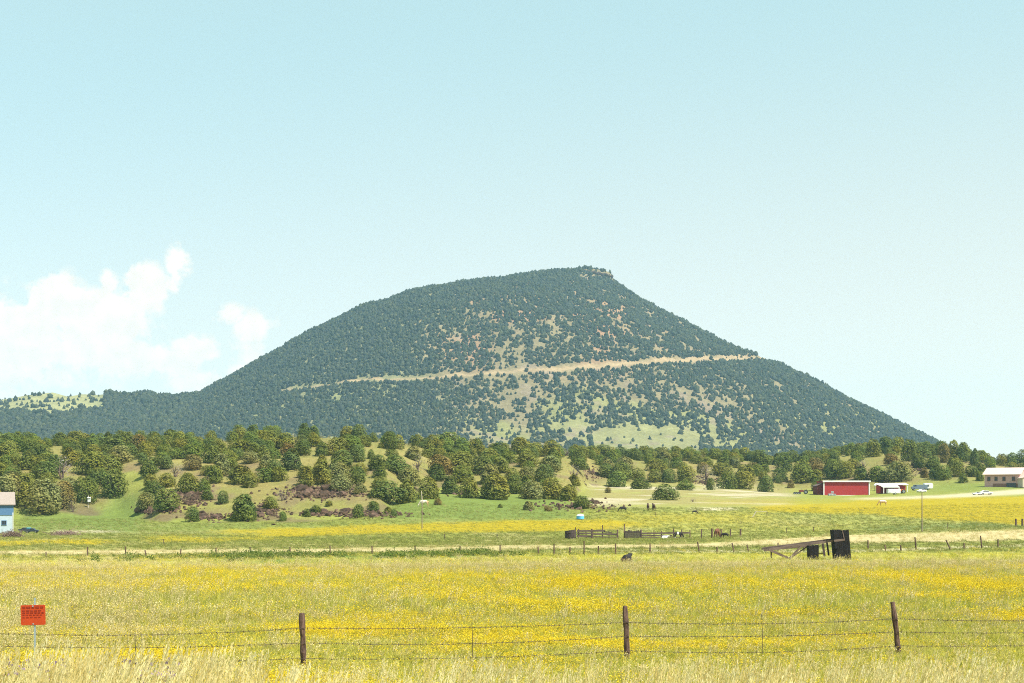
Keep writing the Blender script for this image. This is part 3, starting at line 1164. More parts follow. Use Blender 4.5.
# ------------------------------------------------------------------ trees of the wooded rise
TONES = {
    'olive': ('olive green', [(0.189, 0.196, 0.040), (0.224, 0.214, 0.044), (0.177, 0.196, 0.038)]),
    'dark': ('dark green', [(0.118, 0.149, 0.036), (0.147, 0.178, 0.042), (0.130, 0.155, 0.045)]),
    'green': ('fresh green', [(.150, .190, .036), (.170, .205, .042), (.155, .190, .040)]),
    'grey': ('grey green', [(0.218, 0.218, 0.072), (0.236, 0.224, 0.075), (0.201, 0.213, 0.070)]),
    'brown': ('rusty brown', [(.230, .170, .055), (.215, .175, .055)]),
    'dead': ('bare grey dead', [(.27, .21, .18), (.30, .26, .21)]),
}
M_tone = {k: leaf_mat(k + '_foliage', v[1], .30, 'tint') for k, v in TONES.items()}
M_trunk = mat('juniper_bark', (.16, .11, .08), .95, .4, 6, stretch=(1, 1, .2))


def crown_mesh(seed, style, dead=False):
    """unit crown, 1 m tall and 1 m wide: leaf clumps spread through an uneven volume"""
    r = np.random.default_rng(seed)
    off = r.uniform(0, 6.28, 6)
    cl = r.normal(size=(9, 3)) * 5.5
    V, Q, T = [], [], []
    nd = int(r.integers(2, 5))
    domes = [(0.0, 0.0, r.uniform(.74, .9), 1.0)]
    for _ in range(nd):
        b = r.uniform(0, 6.28)
        o_ = r.uniform(.14, .26)
        domes.append((math.cos(b) * o_, math.sin(b) * o_, r.uniform(.45, .64), r.uniform(.55, 1.02)))
    wts = np.array([q[2] ** 2 * q[3] for q in domes])
    for i in range(2300 if not dead else 260):
        ox, oy, dw, dh = domes[int(r.choice(len(domes), p=wts / wts.sum()))]
        t = r.uniform(0, 1) ** .9
        if style == 0:
            env = math.sqrt(max(.01, 1 - ((t - .28) / .72) ** 2))
        elif style == 1:
            env = (1 - t) ** .42 * (.88 + .12 * min(1, t * 5)) + .02
        else:
            env = max(.01, 1 - ((t - .38) / .64) ** 2) ** .45
        a = r.uniform(0, 6.28)
        ca, sa = math.cos(a), math.sin(a)
        q = np.array([ca * env * .5 * dw + ox, sa * env * .5 * dw + oy, t * dh])
        lump = float(np.sin(cl @ q * 1.9 + np.resize(off, 9)).sum()) / 4.2      # soft clumps
        rad = .5 * dw * env * (.86 + .17 * lump + .07 * math.sin(2 * a + off[0])) * r.uniform(.70, 1.08)
        if lump < -.75 and r.uniform() < .6:
            rad *= .6
        top = t * dh * (1 + .06 * lump) + r.normal() * .018
        p = np.array([ox + rad * ca, oy + rad * sa, top])
        nn = np.array([ca * env * 1.1, sa * env * 1.1, (t - .25) * 1.5]) + r.normal(size=3) * .36
        nn /= np.linalg.norm(nn) + 1e-6
        u = np.cross(nn, r.normal(size=3))
        u /= np.linalg.norm(u)
        w = np.cross(nn, u)
        sz = r.uniform(.016, .034) * (1 if not dead else .75)
        k = len(V)
        V += [tuple(p - u * sz - w * sz * .6), tuple(p + u * sz - w * sz * .5), tuple(p + u * sz * .7 + w * sz), tuple(p - u * sz * .8 + w * sz * .7)]
        Q.append((k, k + 1, k + 2, k + 3))
        tt = (1 + .16 * lump) * r.uniform(.80, 1.22)
        wm = math.sin(3 * t + off[1] + a)
        T += [np.array([tt * (1 + .08 * wm), tt, tt * (1 - .12 * wm)])] * 4
    me = bpy.data.meshes.new('crown')
    V = np.array(V)
    V[:, 2] = np.maximum(V[:, 2], .0)
    fast_mesh(me, V, np.array(Q))
    set_color(me, 'tint', np.array(T))
    return me


def trunk_mesh(seed):
    random.seed(seed)
    mb = MB()
    for k in range(3):
        a = random.uniform(0, 6.28)
        lean = random.uniform(.05, .22)
        tip = Vector((math.cos(a) * lean, math.sin(a) * lean, random.uniform(.6, .85)))
        mid = tip * .5 + Vector((random.uniform(-.05, .05), random.uniform(-.05, .05), 0))
        mb.tube([(math.cos(a) * .015, math.sin(a) * .015, -.04), mid, tip], [.04, .028, .008], 6)
        for j in range(3):
            b = a + random.uniform(-1.4, 1.4)
            e = mid + Vector((math.cos(b) * .25, math.sin(b) * .25, random.uniform(.08, .25)))
            mb.tube([mid * random.uniform(.6, 1.1), e], [.016, .005], 5)
    return mb.mesh('trunk')


CROWNS = {}
for tone in TONES:
    ms = []
    for k in range(9 if tone not in ('dead', 'brown') else 4):
        m_ = crown_mesh(900 + k, (0, 2, 0, 1, 2, 0, 2, 0, 1)[k], tone == 'dead')
        m_.materials.append(M_tone[tone])
        ms.append(m_)
    CROWNS[tone] = ms
TRUNKS = [trunk_mesh(40 + k) for k in range(4)]
for t in TRUNKS:
    t.materials.append(M_trunk)

# hand-read trees: column, row of the foot, width, height (pixels), tone
TREES = [
    (147, 510, 18, 21, 'grey'), (153, 495, 17, 18, 'dark'), (168, 510, 26, 26, 'dark'), (189, 493, 22, 24, 'olive'), (204, 491, 15, 16, 'green'),
    (207, 500, 13, 13, 'dark'), (223, 504, 12, 16, 'dark'), (192, 522, 15, 19, 'dark'), (243, 521, 32, 32, 'dark'), (270, 509, 15, 15, 'olive'),
    (152, 469, 20, 14, 'dark'), (143, 464, 13, 14, 'dark'), (165, 469, 15, 17, 'dark'), (175, 477, 17, 17, 'dead'), (175, 459, 15, 14, 'green'),
    (160, 455, 9, 10, 'dark'), (192, 470, 18, 18, 'brown'), (211, 463, 18, 22, 'dark'), (221, 475, 24, 26, 'grey'), (240, 484, 30, 23, 'olive'),
    (139, 452, 17, 22, 'brown'), (155, 445, 17, 16, 'olive'), (170, 446, 20, 21, 'dark'), (182, 451, 16, 16, 'olive'), (193, 439, 13, 14, 'brown'),
    (207, 436, 10, 11, 'dark'), (215, 442, 18, 14, 'brown'), (231, 440, 16, 13, 'dark'), (254, 443, 20, 22, 'dark'), (268, 449, 20, 22, 'olive'), (241, 452, 22, 16, 'olive'),
    (295, 437, 19, 19, 'olive'), (305, 438, 15, 18, 'dark'), (314, 438, 13, 16, 'dark'), (332, 438, 12, 12, 'dark'), (347, 446, 17, 15, 'dark'), (361, 438, 17, 13, 'olive'),
    (373, 442, 10, 12, 'dark'), (390, 450, 16, 22, 'dark'), (403, 444, 13, 15, 'olive'), (413, 446, 11, 13, 'dark'), (422, 448, 9, 8, 'dark'), (381, 448, 8, 7, 'olive'),
    (322, 456, 17, 18, 'dark'), (357, 461, 17, 20, 'dark'), (342, 468, 26, 22, 'dark'), (292, 470, 28, 26, 'dark'), (371, 459, 7, 12, 'dark'), (379, 478, 18, 23, 'dark'),
    (396, 473, 24, 22, 'dark'), (418, 472, 15, 22, 'dead'), (321, 484, 26, 29, 'olive'), (342, 491, 24, 22, 'grey'), (305, 486, 20, 24, 'olive'), (282, 501, 11, 16, 'dead'),
    (386, 501, 32, 25, 'dark'), (407, 503, 28, 29, 'olive'), (361, 493, 14, 13, 'grey'), (358, 518, 13, 17, 'dark'), (373, 511, 13, 12, 'dark'), (306, 517, 9, 10, 'dark'),
    (316, 513, 11, 10, 'dark'), (329, 506, 10, 7, 'olive'), (283, 521, 10, 12, 'green'), (388, 513, 12, 8, 'olive'), (394, 517, 9, 10, 'dark'),
    (495, 499, 34, 33, 'olive'), (469, 498, 21, 24, 'olive'), (529, 510, 13, 11, 'grey'), (582, 509, 19, 16, 'dark'), (569, 501, 22, 21, 'olive'), (552, 499, 27, 26, 'olive'),
    (532, 499, 25, 23, 'grey'), (429, 499, 22, 28, 'olive'), (438, 505, 9, 8, 'brown'), (500, 508, 7, 5, 'dark'), (548, 511, 9, 7, 'brown'), (451, 494, 20, 22, 'dark'), (515, 494, 18, 24, 'dark'),
    (608, 493, 7, 7, 'brown'), (665, 500, 23, 20, 'dark'), (693, 502, 7, 6, 'dead'), (618, 487, 20, 20, 'green'), (605, 477, 17, 17, 'dark'), (640, 489, 18, 15, 'dark'),
    (685, 490, 17, 12, 'green'), (711, 490, 10, 15, 'dark'), (655, 482, 16, 16, 'olive'),
    (783, 471, 18, 19, 'dark'), (767, 492, 16, 20, 'dark'), (802, 483, 22, 28, 'olive'), (791, 488, 9, 10, 'brown'), (815, 491, 9, 15, 'dark'), (745, 489, 20, 22, 'olive'), (728, 489, 18, 22, 'dark'),
    (857, 461, 13, 21, 'dark'), (872, 457, 15, 22, 'olive'), (885, 453, 17, 20, 'dark'), (898, 452, 17, 19, 'olive'), (908, 461, 16, 26, 'dark'), (898, 481, 25, 25, 'grey'), (877, 481, 22, 19, 'green'),
    (861, 480, 17, 17, 'dark'), (846, 478, 18, 20, 'olive'), (832, 478, 18, 22, 'dark'), (918, 466, 11, 18, 'dark'), (935, 479, 15, 18, 'dark'), (924, 478, 9, 13, 'brown'), (944, 480, 14, 18, 'green'),
    (956, 477, 15, 22, 'olive'), (963, 483, 10, 12, 'dark'), (980, 481, 10, 13, 'dark'), (954, 459, 16, 24, 'olive'), (964, 462, 15, 24, 'dark'), (943, 462, 14, 22, 'brown'), (975, 466, 14, 22, 'dark'),
    (1003, 464, 12, 15, 'olive'), (1012, 463, 14, 16, 'dark'), (1022, 465, 14, 20, 'dark'), (1034, 468, 18, 22, 'dark'), (990, 470, 12, 14, 'green'),
    (10, 505, 30, 38, 'grey'), (42, 514, 34, 42, 'grey'), (64, 509, 24, 34, 'brown'), (87, 503, 23, 32, 'dark'), (115, 497, 28, 34, 'dark'), (26, 508, 22, 30, 'olive'), (-12, 512, 30, 40, 'olive'),
    (73, 512, 10, 14, 'dead'), (62, 480, 22, 30, 'dead'), (9, 448, 16, 20, 'dark'), (27, 448, 15, 20, 'dark'), (75, 447, 18, 20, 'olive'), (108, 446, 16, 18, 'dark'), (125, 446, 17, 18, 'olive'), (92, 446, 14, 16, 'green'), (40, 446, 14, 17, 'olive'), (58, 445, 15, 17, 'dark'),
]
placed = [(p, y, w, y) for p, y, w, h, t in TREES]
BARE = [  # ellipses of open ground: column, row, half-width, half-height
    (128, 487, 18, 26), (205, 445, 5, 4), (300, 440, 12, 4), (330, 446, 14, 6), (372, 455, 7, 9), (400, 454, 14, 4), (366, 468, 7, 12), (435, 446, 8, 3), (515, 457, 10, 3),
    (688, 500, 100, 13), (590, 477, 10, 12), (645, 470, 8, 3), (876, 463, 14, 7), (912, 472, 9, 12), (930, 486, 30, 6), (225, 447, 5, 4), (148, 450, 6, 6), (310, 495, 50, 8), (200, 500, 30, 6), (255, 492, 20, 4),
    (845, 492, 40, 10), (790, 478, 6, 4), (910, 490, 40, 9), (1000, 486, 40, 14)]
FILL_TONES = ['olive'] * 44 + ['dark'] * 30 + ['green'] * 10 + ['grey'] * 7 + ['brown'] * 3 + ['dead'] * 2
random.seed(21)
fill = []
tries = 0
while len(fill) < 178 and tries < 30000:
    tries += 1
    p = random.uniform(-40, 1064)
    d = random.uniform(280, 640)
    df_, dc_ = float(np.interp(p, HX, H_DF)), float(np.interp(p, HX, H_DC))
    if d < df_ + 8 or d > dc_ + 25:
        continue
    x_ = (p - CX) / F * d
    y_ = float(row(x_, d)[0])
    if any(((p - a) / c_) ** 2 + ((y_ - b) / e_) ** 2 < 1 for a, b, c_, e_ in BARE):
        continue
    if 150 < p < 420 and y_ > 488:
        continue
    w_ = random.uniform(12, 21) * (1.15 if 430 < p < 600 or p < 130 else 1.0) * min(1.15, 430 / d + .1)
    if any(abs(p - a) < .36 * (w_ + c_) and abs(y_ - b) < 6.5 for a, b, c_, _ in placed):
        continue
    placed.append((p, y_, w_, y_))
    fill.append((p, y_, w_, w_ * random.uniform(.78, 1.05), random.choice(FILL_TONES)))

ANCH = [(-60, 22, 'behind the blue gabled house'), (22, 52, 'above the dark cars by the blue house'), (52, 80, 'just left of the white nest box post'), (80, 104, 'around the white nest box post'),
        (104, 134, 'at the right end of the left grove'), (134, 160, 'by the green gully left of the knoll'), (160, 183, 'over the leftmost lava rocks of the knoll'), (183, 206, 'on the left shoulder of the knoll'),
        (206, 232, 'on the knoll left of its big dark front juniper'), (232, 260, 'in line with the big dark front juniper of the knoll'), (260, 287, 'on the knoll just left of its highest crown'), (287, 312, 'in line with the highest clump of the knoll'),
        (312, 338, 'over the long dark lava ledge'), (338, 364, 'over the right end of the lava ledge'), (364, 390, 'beside the bare ochre slope of the knoll'), (390, 414, 'just left of the pale horse'),
        (414, 440, 'above the pale horse and thin pole'), (440, 465, 'right of the pale horse'), (465, 490, 'over the green meadow right of the horse'), (490, 516, 'in line with the widest meadow edge tree'),
        (516, 545, 'left of the blue water tank'), (545, 575, 'just up left from the blue water tank'), (575, 602, 'straight above the blue water tank'), (602, 630, 'above the lone black cow'), (630, 656, 'above the two dark cows side by side'),
        (656, 682, 'behind the lone round juniper'), (682, 708, 'right of the lone round juniper'), (708, 738, 'above the pale bare patch of pasture'), (738, 766, 'above the white pipe gate'), (766, 794, 'left of the red machinery'),
        (794, 822, 'left of the red barn'), (822, 846, 'behind the left half of the red barn'), (846, 870, 'behind the right half of the red barn'), (870, 892, 'behind the white roofed shed'), (892, 912, 'behind the grey truck'),
        (912, 936, 'behind the white camper'), (936, 960, 'on the slope right of the white camper'), (960, 982, 'left of the pink house'), (982, 1004, 'behind the left end of the pink house'), (1004, 1100, 'behind the right end of the pink house')]


def tree_label(p, y, w, h, tone):
    anc = next((t for a, b, t in ANCH if a <= p < b), 'on the wooded rise')
    size = 'big' if w * h > 560 else ('low' if w * h < 150 else 'medium')
    yc = float(np.interp(p, HX, H_YC))
    lvl = 'skyline ' if y < yc + 4.5 else ('front edge ' if y > 488 or (p > 580 and y > 480) else ('midslope ' if y > yc + 14 else 'upper slope '))
    kind = 'tree' if tone == 'dead' else ('juniper' if size != 'low' else 'bush')
    lvl = lvl.replace('upper slope', 'upslope')
    return f'{size} {TONES[tone][0]} {lvl}{kind} {anc}'.replace('  ', ' ')


SPECIAL = {(665, 500): 'lone round dark juniper standing in the dry pale meadow', (582, 509): 'round dark bush at the edge of the dry meadow above the blue water tank', (243, 521): 'largest dark juniper at the front foot of the rocky knoll',
           (407, 503): 'broad olive juniper at the meadow edge just left of the pale horse', (495, 499): 'widest olive juniper along the back edge of the green meadow', (87, 503): 'dark juniper right behind the white nest box post',
           (115, 497): 'broad dark juniper at the right end of the left grove beside the green gully', (192, 522): 'small round dark juniper at the foot of the knoll left of the largest one', (358, 518): 'small upright dark juniper among front rocks at the right of the knoll',
           (608, 493): 'tiny round brown bush alone on the upper dry meadow', (693, 502): 'tiny bare shrub in the dry meadow right of the lone juniper', (529, 510): 'grey bush in front of the wood left of the blue water tank',
           (548, 511): 'low red brown bush beside rocks left of the blue water tank', (437, 505): 'low brown bush beside the pale horse', (500, 508): 'tiny dark shrub alone in the green meadow right of the horse', (783, 471): 'round dark juniper with a bare gap beside it above the white pipe gate'}
allt = [(p, y, w, h, t, SPECIAL.get((p, y))) for p, y, w, h, t in TREES] + [(p, y, w, h, t, None) for p, y, w, h, t in fill]
seen = {}
for i, (p, y, w, h, tone, lab) in enumerate(allt):
    lab = lab or tree_label(p, y, w, h, tone)
    d = dist_at(p, y)
    x_ = (p - CX) / F * d
    z_ = float(gz(x_, d)[0])
    r_ = random.Random(i)
    W, H = w / F * d * 1.28, h / F * d * .80
    low_ = h < 9
    t = empty('shrub' if low_ else 'juniper_tree', (x_, d, z_ - .05), lab, 'bush' if low_ else 'tree',
              'low bushes of the wooded rise' if low_ else 'junipers and pinyons of the wooded rise', r_.uniform(0, 6.28), (W, W * r_.uniform(.9, 1.1), H))
    link('trunk', r_.choice(TRUNKS), None, t)
    link('crown', r_.choice(CROWNS[tone]), None, t)

# trees too many to list: the small far ones filling the ridge
backs = []
for tone in ('olive', 'dark', 'green'):
    for k in range(3):
        backs.append(bpy.data.objects.new('far_juniper', CROWNS[tone][k]))
px_, dd_, ok_ = [], [], 0
cand = []
while len(cand) < 640:
    p = random.uniform(-60, 1084)
    dc_ = float(np.interp(p, HX, H_DC))
    low_slope = len(cand) > 560
    d = dc_ + random.uniform(-60, 70) if not low_slope else random.uniform(float(np.interp(p, HX, H_DF)) + 25, dc_ - 20)
    x_ = (p - CX) / F * d
    y_ = float(row(x_, d)[0])
    if any(((p - a) / c_) ** 2 + ((y_ - b) / e_) ** 2 < 1 for a, b, c_, e_ in BARE):
        continue
    if 285 < p < 440 and y_ < 460 and random.random() < .75:
        continue
    if low_slope and (y_ > 490 or 108 < p < 150 and y_ > 460):
        continue
    cand.append((x_, d))
x = np.array([q[0] for q in cand])
d = np.array([q[1] for q in cand])
n = len(x)
wd = rng.uniform(3.6, 5.9, n)
scatter('ridge_woodland', backs, np.stack([x, d, gz(x, d) - .1], -1), np.stack([np.zeros(n), np.zeros(n), rng.uniform(0, 6.28, n)], -1),
        np.stack([wd, wd, wd * rng.uniform(.60, .85, n)], -1), rng.integers(0, len(backs), n), label='further junipers filling the ridge of the wooded rise')

# ------------------------------------------------------------------ lava rocks
M_lava = mat('lava_rock', (.085, .050, .028), .95, .5, 1.2, bump=.8, dark=(.022, .014, .010))
M_lava_pink = mat('weathered_lava', (.16, .095, .060), .95, .45, 1.2, bump=.8, dark=(.040, .026, .023))


def rock_mesh(seed):
    import bmesh
    r = np.random.default_rng(seed)
    bm = bmesh.new()
    bmesh.ops.create_icosphere(bm, subdivisions=2, radius=.5)
    dirs = r.normal(size=(7, 3))
    dirs /= np.linalg.norm(dirs, axis=1)[:, None]
    for v in bm.verts:
        p = np.array(v.co)
        for q in dirs:
            s = p @ q
            if s > .30:
                p = p - q * (s - .30) * .97
        p *= 1 + r.normal() * .05
        v.co = Vector(p)
    me = bpy.data.meshes.new('boulder')
    bm.to_mesh(me)
    bm.free()
    return me


ROCKS = [rock_mesh(70 + k) for k in range(6)]
for k, m_ in enumerate(ROCKS):
    m_.materials.append(M_lava if k % 3 else M_lava_pink)
ROCK_SPOTS = [  # column, row, half-width, half-height, how many, where
    (318, 494, 27, 5, 20, 'long dark ledge under the middle of the knoll'), (193, 497, 13, 7, 12, 'rubble slope at the left foot of the knoll'),
    (208, 518, 15, 2.5, 7, 'front row beside the small round juniper'), (145, 511, 6, 2, 4, 'leftmost point of the knoll foot'), (168, 511, 7, 2, 4, 'foot of the dark juniper left of the rubble'),
    (265, 512, 12, 6, 8, 'pile right of the largest front juniper'), (365, 515, 28, 2.5, 10, 'front row at the right end of the knoll'), (318, 514, 14, 2, 4, 'low line below the long ledge'),
    (578, 506, 22, 4, 8, 'row along the wood left of the lone round bush'), (594, 474, 7, 6, 5, 'bare slope above the blue tank'), (708, 482, 9, 4, 5, 'outcrop right of the lone juniper'),
    (662, 476, 8, 3, 4, 'outcrop behind the lone juniper'), (460, 493, 8, 2.5, 4, 'dark gap in the wood right of the horse'), (842, 466, 9, 3, 4, 'hillside above the red barn'), (917, 468, 7, 6, 5, 'gully above the white camper'), (832, 474, 5, 3, 3, 'trees just over the red barn')]
random.seed(5)
for (cx_, cy_, hw, hh, nn, where) in ROCK_SPOTS:
    for k in range(nn):
        p, y_ = cx_ + random.uniform(-hw, hw), cy_ + random.uniform(-hh, hh)
        b = on_ground(p, y_)
        s = random.uniform(.9, 2.3) * (1.2 if nn > 15 else 1)
        m_ = random.choice(ROCKS)
        o = link('boulder', m_, None, None, b + Vector((0, 0, s * .12)), (random.uniform(0, .6), random.uniform(0, .6), random.uniform(0, 6.28)))
        o.scale = (s * random.uniform(.9, 1.5), s, s * random.uniform(.6, .9))
        tag(o, ('dark purple brown' if m_ not in (ROCKS[0], ROCKS[3]) else 'pinkish grey') + ' lava boulder, ' + where, 'boulder', 'lava boulders, ' + where)
ps, ys = [], []
for (cx_, cy_, hw, hh, nn, where) in ROCK_SPOTS:
    m = nn * 24
    ps.append(cx_ + rng.normal(0, hw * .85, m))
    ys.append(cy_ + rng.normal(0, hh * .7, m))
ps, ys = np.concatenate(ps), np.concatenate(ys)
pos = [on_ground(p, y_) for p, y_ in zip(ps, ys)]
n = len(pos)
s = rng.uniform(.3, 1.0, n)
scatter('lava_rubble', [bpy.data.objects.new('rubble_stone', m_) for m_ in ROCKS], np.array([tuple(p) for p in pos]), rng.uniform(0, 6.28, (n, 3)),
        np.stack([s * 1.2, s, s * .8], -1), rng.integers(0, 6, n), label='broken dark lava rubble between the boulders')
# dark broken lip of lava at the summit
for k in range(9):
    p, y_ = 588 + k * 2.9, 270.2 + k * .62
    x_, d_, z_ = march(p, y_ + 2.5, lambda a, b: volcano(a, b)[0], 1900, 2300)
    o = link('boulder', ROCKS[1 + k % 2], None, None, (x_, d_, z_ + 1), (0, 0, k))
    o.scale = (9, 8, 6.5)
    tag(o, 'dark lava block in the broken cliff at the summit lip', 'boulder', 'lava blocks of the summit lip')

# ------------------------------------------------------------------ materials of made things
M_post = mat('weathered_post', (.165, .10, .075), .95, .55, 14, stretch=(1, 1, .16), bump=.9, dark=(.030, .018, .016))
M_greywood = mat('grey_weathered_wood', (.15, .105, .085), .95, .5, 4, stretch=(.2, 1, 1), bump=.5, dark=(.05, .034, .03))
M_beam = mat('sun_bleached_beam', (.17, .12, .095), .95, .5, 4, stretch=(.2, 1, 1), bump=.5, dark=(.07, .05, .042))
M_darkwood = mat('dark_old_boards', (.085, .06, .055), .95, .5, 3, stretch=(4, 4, .3), bump=.5, dark=(.03, .022, .022))
M_black = mat('blackened_boards', (.020, .017, .017), .9, .5, 3, stretch=(5, 5, .3), bump=.5, dark=(.008, .007, .007))
M_wire = mat('rusty_wire', (.10, .075, .06), .7, .4, 8, metal=.3)
M_steel = mat('galvanised_stake', (.42, .50, .55), .45, .2, 6, metal=.5)
M_signred = mat('faded_red_sign', (.50, .058, .012), .6, .15, 5)
M_signink = mat('dark_sign_print', (.27, .028, .010), .7, .3, 30)
M_red = mat('red_barn_paint', (.40, .035, .035), .65, .18, 2, stretch=(3, 3, .3))
M_dkred = mat('old_red_boards', (.16, .035, .035), .8, .35, 2)
M_white = mat('white_paint', (.78, .77, .74), .5, .08, 3)
M_whiteroof = mat('white_metal_roof', (.80, .79, .76), .45, .08, 2)
M_pinkroof = mat('pale_shingles', (.60, .45, .375), .8, .12, 4)
M_pink = mat('pink_stucco', (.60, .36, .325), .9, .12, 2)
M_palestucco = mat('pale_stucco', (.66, .52, .42), .9, .1, 2)
M_brickbase = mat('brown_brick_base', (.27, .14, .11), .9, .25, 6)
M_bluewall = mat('pale_blue_siding', (.42, .49, .54), .7, .10, 3)
M_blueband = mat('dark_blue_band', (.085, .175, .31), .7, .12, 3)
M_tanroof = mat('tan_roof_shingle', (.30, .245, .21), .85, .2, 5)
M_glass = mat('dark_window_glass', (.03, .035, .045), .15, .2, 2, spec=.5)
M_tyre = mat('black_rubber', (.022, .022, .022), .85, .2, 6)
M_rim = mat('grey_rim', (.35, .35, .36), .4, .15, 5, metal=.6)
M_bluetank = mat('blue_plastic_tank', (.10, .42, .72), .4, .12, 2)
M_greytruck = mat('blue_grey_paint', (.16, .20, .26), .35, .15, 2, spec=.5)
M_darkcar = mat('dark_navy_paint', (.03, .04, .06), .35, .2, 2, spec=.5)
M_teal = mat('teal_tarp', (.08, .28, .36), .6, .25, 3)
M_orange = mat('orange_tractor_paint', (.62, .16, .02), .5, .15, 2)
M_machred = mat('rusty_red_machine', (.26, .07, .055), .75, .35, 2)
M_pole = mat('grey_brown_pole', (.22, .16, .125), .9, .35, 5, stretch=(1, 1, .1))
M_bone = mat('pale_pole_top', (.55, .47, .38), .9, .2, 5)
M_brush = leaf_mat('dead_brush', [(.25, .17, .15), (.32, .22, .18), (.20, .14, .11)], .1)
M_conc = mat('grey_block', (.38, .38, .40), .9, .15, 4)


def wb(mb, name, m, parent, smooth=False, bevel=0.0):
    """a part modelled in the parent's own axes (parent may be turned)"""
    return mb.build(name, m, parent, smooth=smooth, bevel=bevel)


def wpart(mb, name, m, parent, smooth=False, bevel=0.0):
    """a part modelled in world coordinates under an unturned parent"""
    return mb.build(name, m, parent, loc=-Vector(parent.location), smooth=smooth, bevel=bevel)


# ------------------------------------------------------------------ the near barbed wire fence
random.seed(3)
NP = [(-24, 620, -23, 28.0), (302, 613, 303.5, 29.0), (625.3, 606, 628, 31.0), (892.5, 602, 901, 32.2), (1172, 598, 1170, 33.5)]
fc = on_ground(628, 660)
fence = empty('barbed_wire_fence', fc, 'barbed wire fence on weathered posts across the foreground', 'fence')
tops, bots = [], []
for i, (pt_, yt, pb_, d) in enumerate(NP):
    a = pt(pt_, yt, d)
    xb = (pb_ - CX) / F * d
    b = Vector((xb, d + .05, float(gz(xb, d)[0]) - .25))
    tops.append(a)
    bots.append(b)
    n_ = 9
    pts = [b.lerp(a, k / n_) + Vector((random.uniform(-.008, .008), random.uniform(-.008, .008), 0)) for k in range(n_ + 1)]
    rad = [(.058 + .010 * math.sin(k * 1.7 + i)) * (1.0 if k else .95) for k in range(n_ + 1)]
    mb = MB().tube(pts, rad, 12, jit=.07)
    # a ridge of split wood down one side
    mb.tube([p + Vector((.035, -.03, 0)) for p in pts[1:-2]], [.024] * (n_ - 2), 6, jit=.2)
    o = wpart(mb, 'post', M_post, fence)
    if i == 3:
        o['label'] = 'weathered post leaning to the left'
    st = MB()
    for h_ in (.28, .60, .90):
        q = b.lerp(a, (h_ + .25) / ((a - b).length))
        st.box(q + Vector((.01, -.065, 0)), (.05, .02, .035))
    wpart(st, 'staple', M_black, o).parent = o
    bpy.context.view_layer.update()
for wi, h_ in enumerate((.28, .60, .90)):
    mb = MB()
    for i in range(len(NP) - 1):
        a = bots[i].lerp(tops[i], (h_ + .25) / ((tops[i] - bots[i]).length)) + Vector((0, -.075, 0))
        b = bots[i + 1].lerp(tops[i + 1], (h_ + .25) / ((tops[i + 1] - bots[i + 1]).length)) + Vector((0, -.075, 0))
        if wi == 2 and i == 0:
            a.z -= .05
        sag = .05 + .02 * ((i + wi) % 3)
        pts = []
        for k in range(25):
            t = k / 24
            p = a.lerp(b, t)
            p.z -= sag * 4 * t * (1 - t) - .006 * math.sin(k * 2.3)
            pts.append(p)
        mb.tube(pts, .0058, 4, cap=False)
        for k in range(1, 60):
            t = k / 60
            p = a.lerp(b, t)
            p.z -= sag * 4 * t * (1 - t)
            e = Vector((random.uniform(-.012, .012), random.uniform(-.02, .02), random.uniform(.014, .024)))
            mb.bar(p - e, p + e, .009)
    wpart(mb, 'wire', M_wire, fence)
for (p, yt, yb, d) in ((472, 622, 676, 30.0), (761, 614, 668, 31.7), (136, 634, 682, 28.5)):
    a, b = pt(p, yt, d), pt(p + .5, yb, d)
    b.z = float(gz(b.x, d)[0]) + .1
    wpart(MB().tube([b - Vector((0, .09, 0)), a.lerp(b, .5) + Vector((.01, -.09, 0)), a - Vector((0, .09, 0))], .007, 5), 'wire_stay', M_wire, fence)

# ------------------------------------------------------------------ red sign on a steel stake
d = 26.5
sg = pt(34.5, 660, d)
sg.z = float(gz(sg.x, d)[0])
sign = empty('warning_sign', sg, 'faded orange red rectangular sign on a thin steel stake in the grass', 'sign')
zt = (YH - 598) / F * d - sg.z
mb = MB()
mb.box((0, .016, zt / 2 - .1), (.034, .006, zt + .2))
mb.box((0, .030, zt / 2 - .1), (.008, .026, zt + .2))
for k in range(14):
    mb.box((0, .046, .15 + k * zt / 15), (.012, .008, .02))
wb(mb, 'stake', M_steel, sign)
cz = (YH - 615) / F * d - sg.z
pan = MB()
pw, ph = .455, .375
outl = []
for (sx, sz) in ((1, 1), (-1, 1), (-1, -1), (1, -1)):
    for k in range(4):
        a0 = {(1, 1): 0, (-1, 1): 90, (-1, -1): 180, (1, -1): 270}[(sx, sz)] + k * 30
        outl.append((sx * (pw / 2 - .025) + .025 * math.cos(R(a0)), cz + sz * (ph / 2 - .025) + .025 * math.sin(R(a0))))
panel = wb(pan.prism(outl, 0, .004), 'panel', M_signred, sign, bevel=0)
panel.rotation_euler = (0, R(-1.2), R(2))
tx = MB()
random.seed(8)
for (rz_, h_, words) in ((.140, .036, 5), (.080, .022, 6), (.040, .026, 6), (.0, .016, 7), (-.045, .014, 6)):
    x0 = -.195
    for w_ in range(words):
        ln = .38 / words * random.uniform(.65, .95)
        if x0 + ln > .2:
            break
        tx.box((x0 + ln / 2, -.0022, cz + rz_), (ln, .002, h_))
        x0 += ln + .022
wb(tx, 'lettering', M_signink, panel)
bl = MB()
for s_ in (-1, 1):
    bl.tube([(0, -.008, cz + s_ * .165), (0, .02, cz + s_ * .165)], .014, 8)
wb(bl, 'bolt', M_steel, panel)

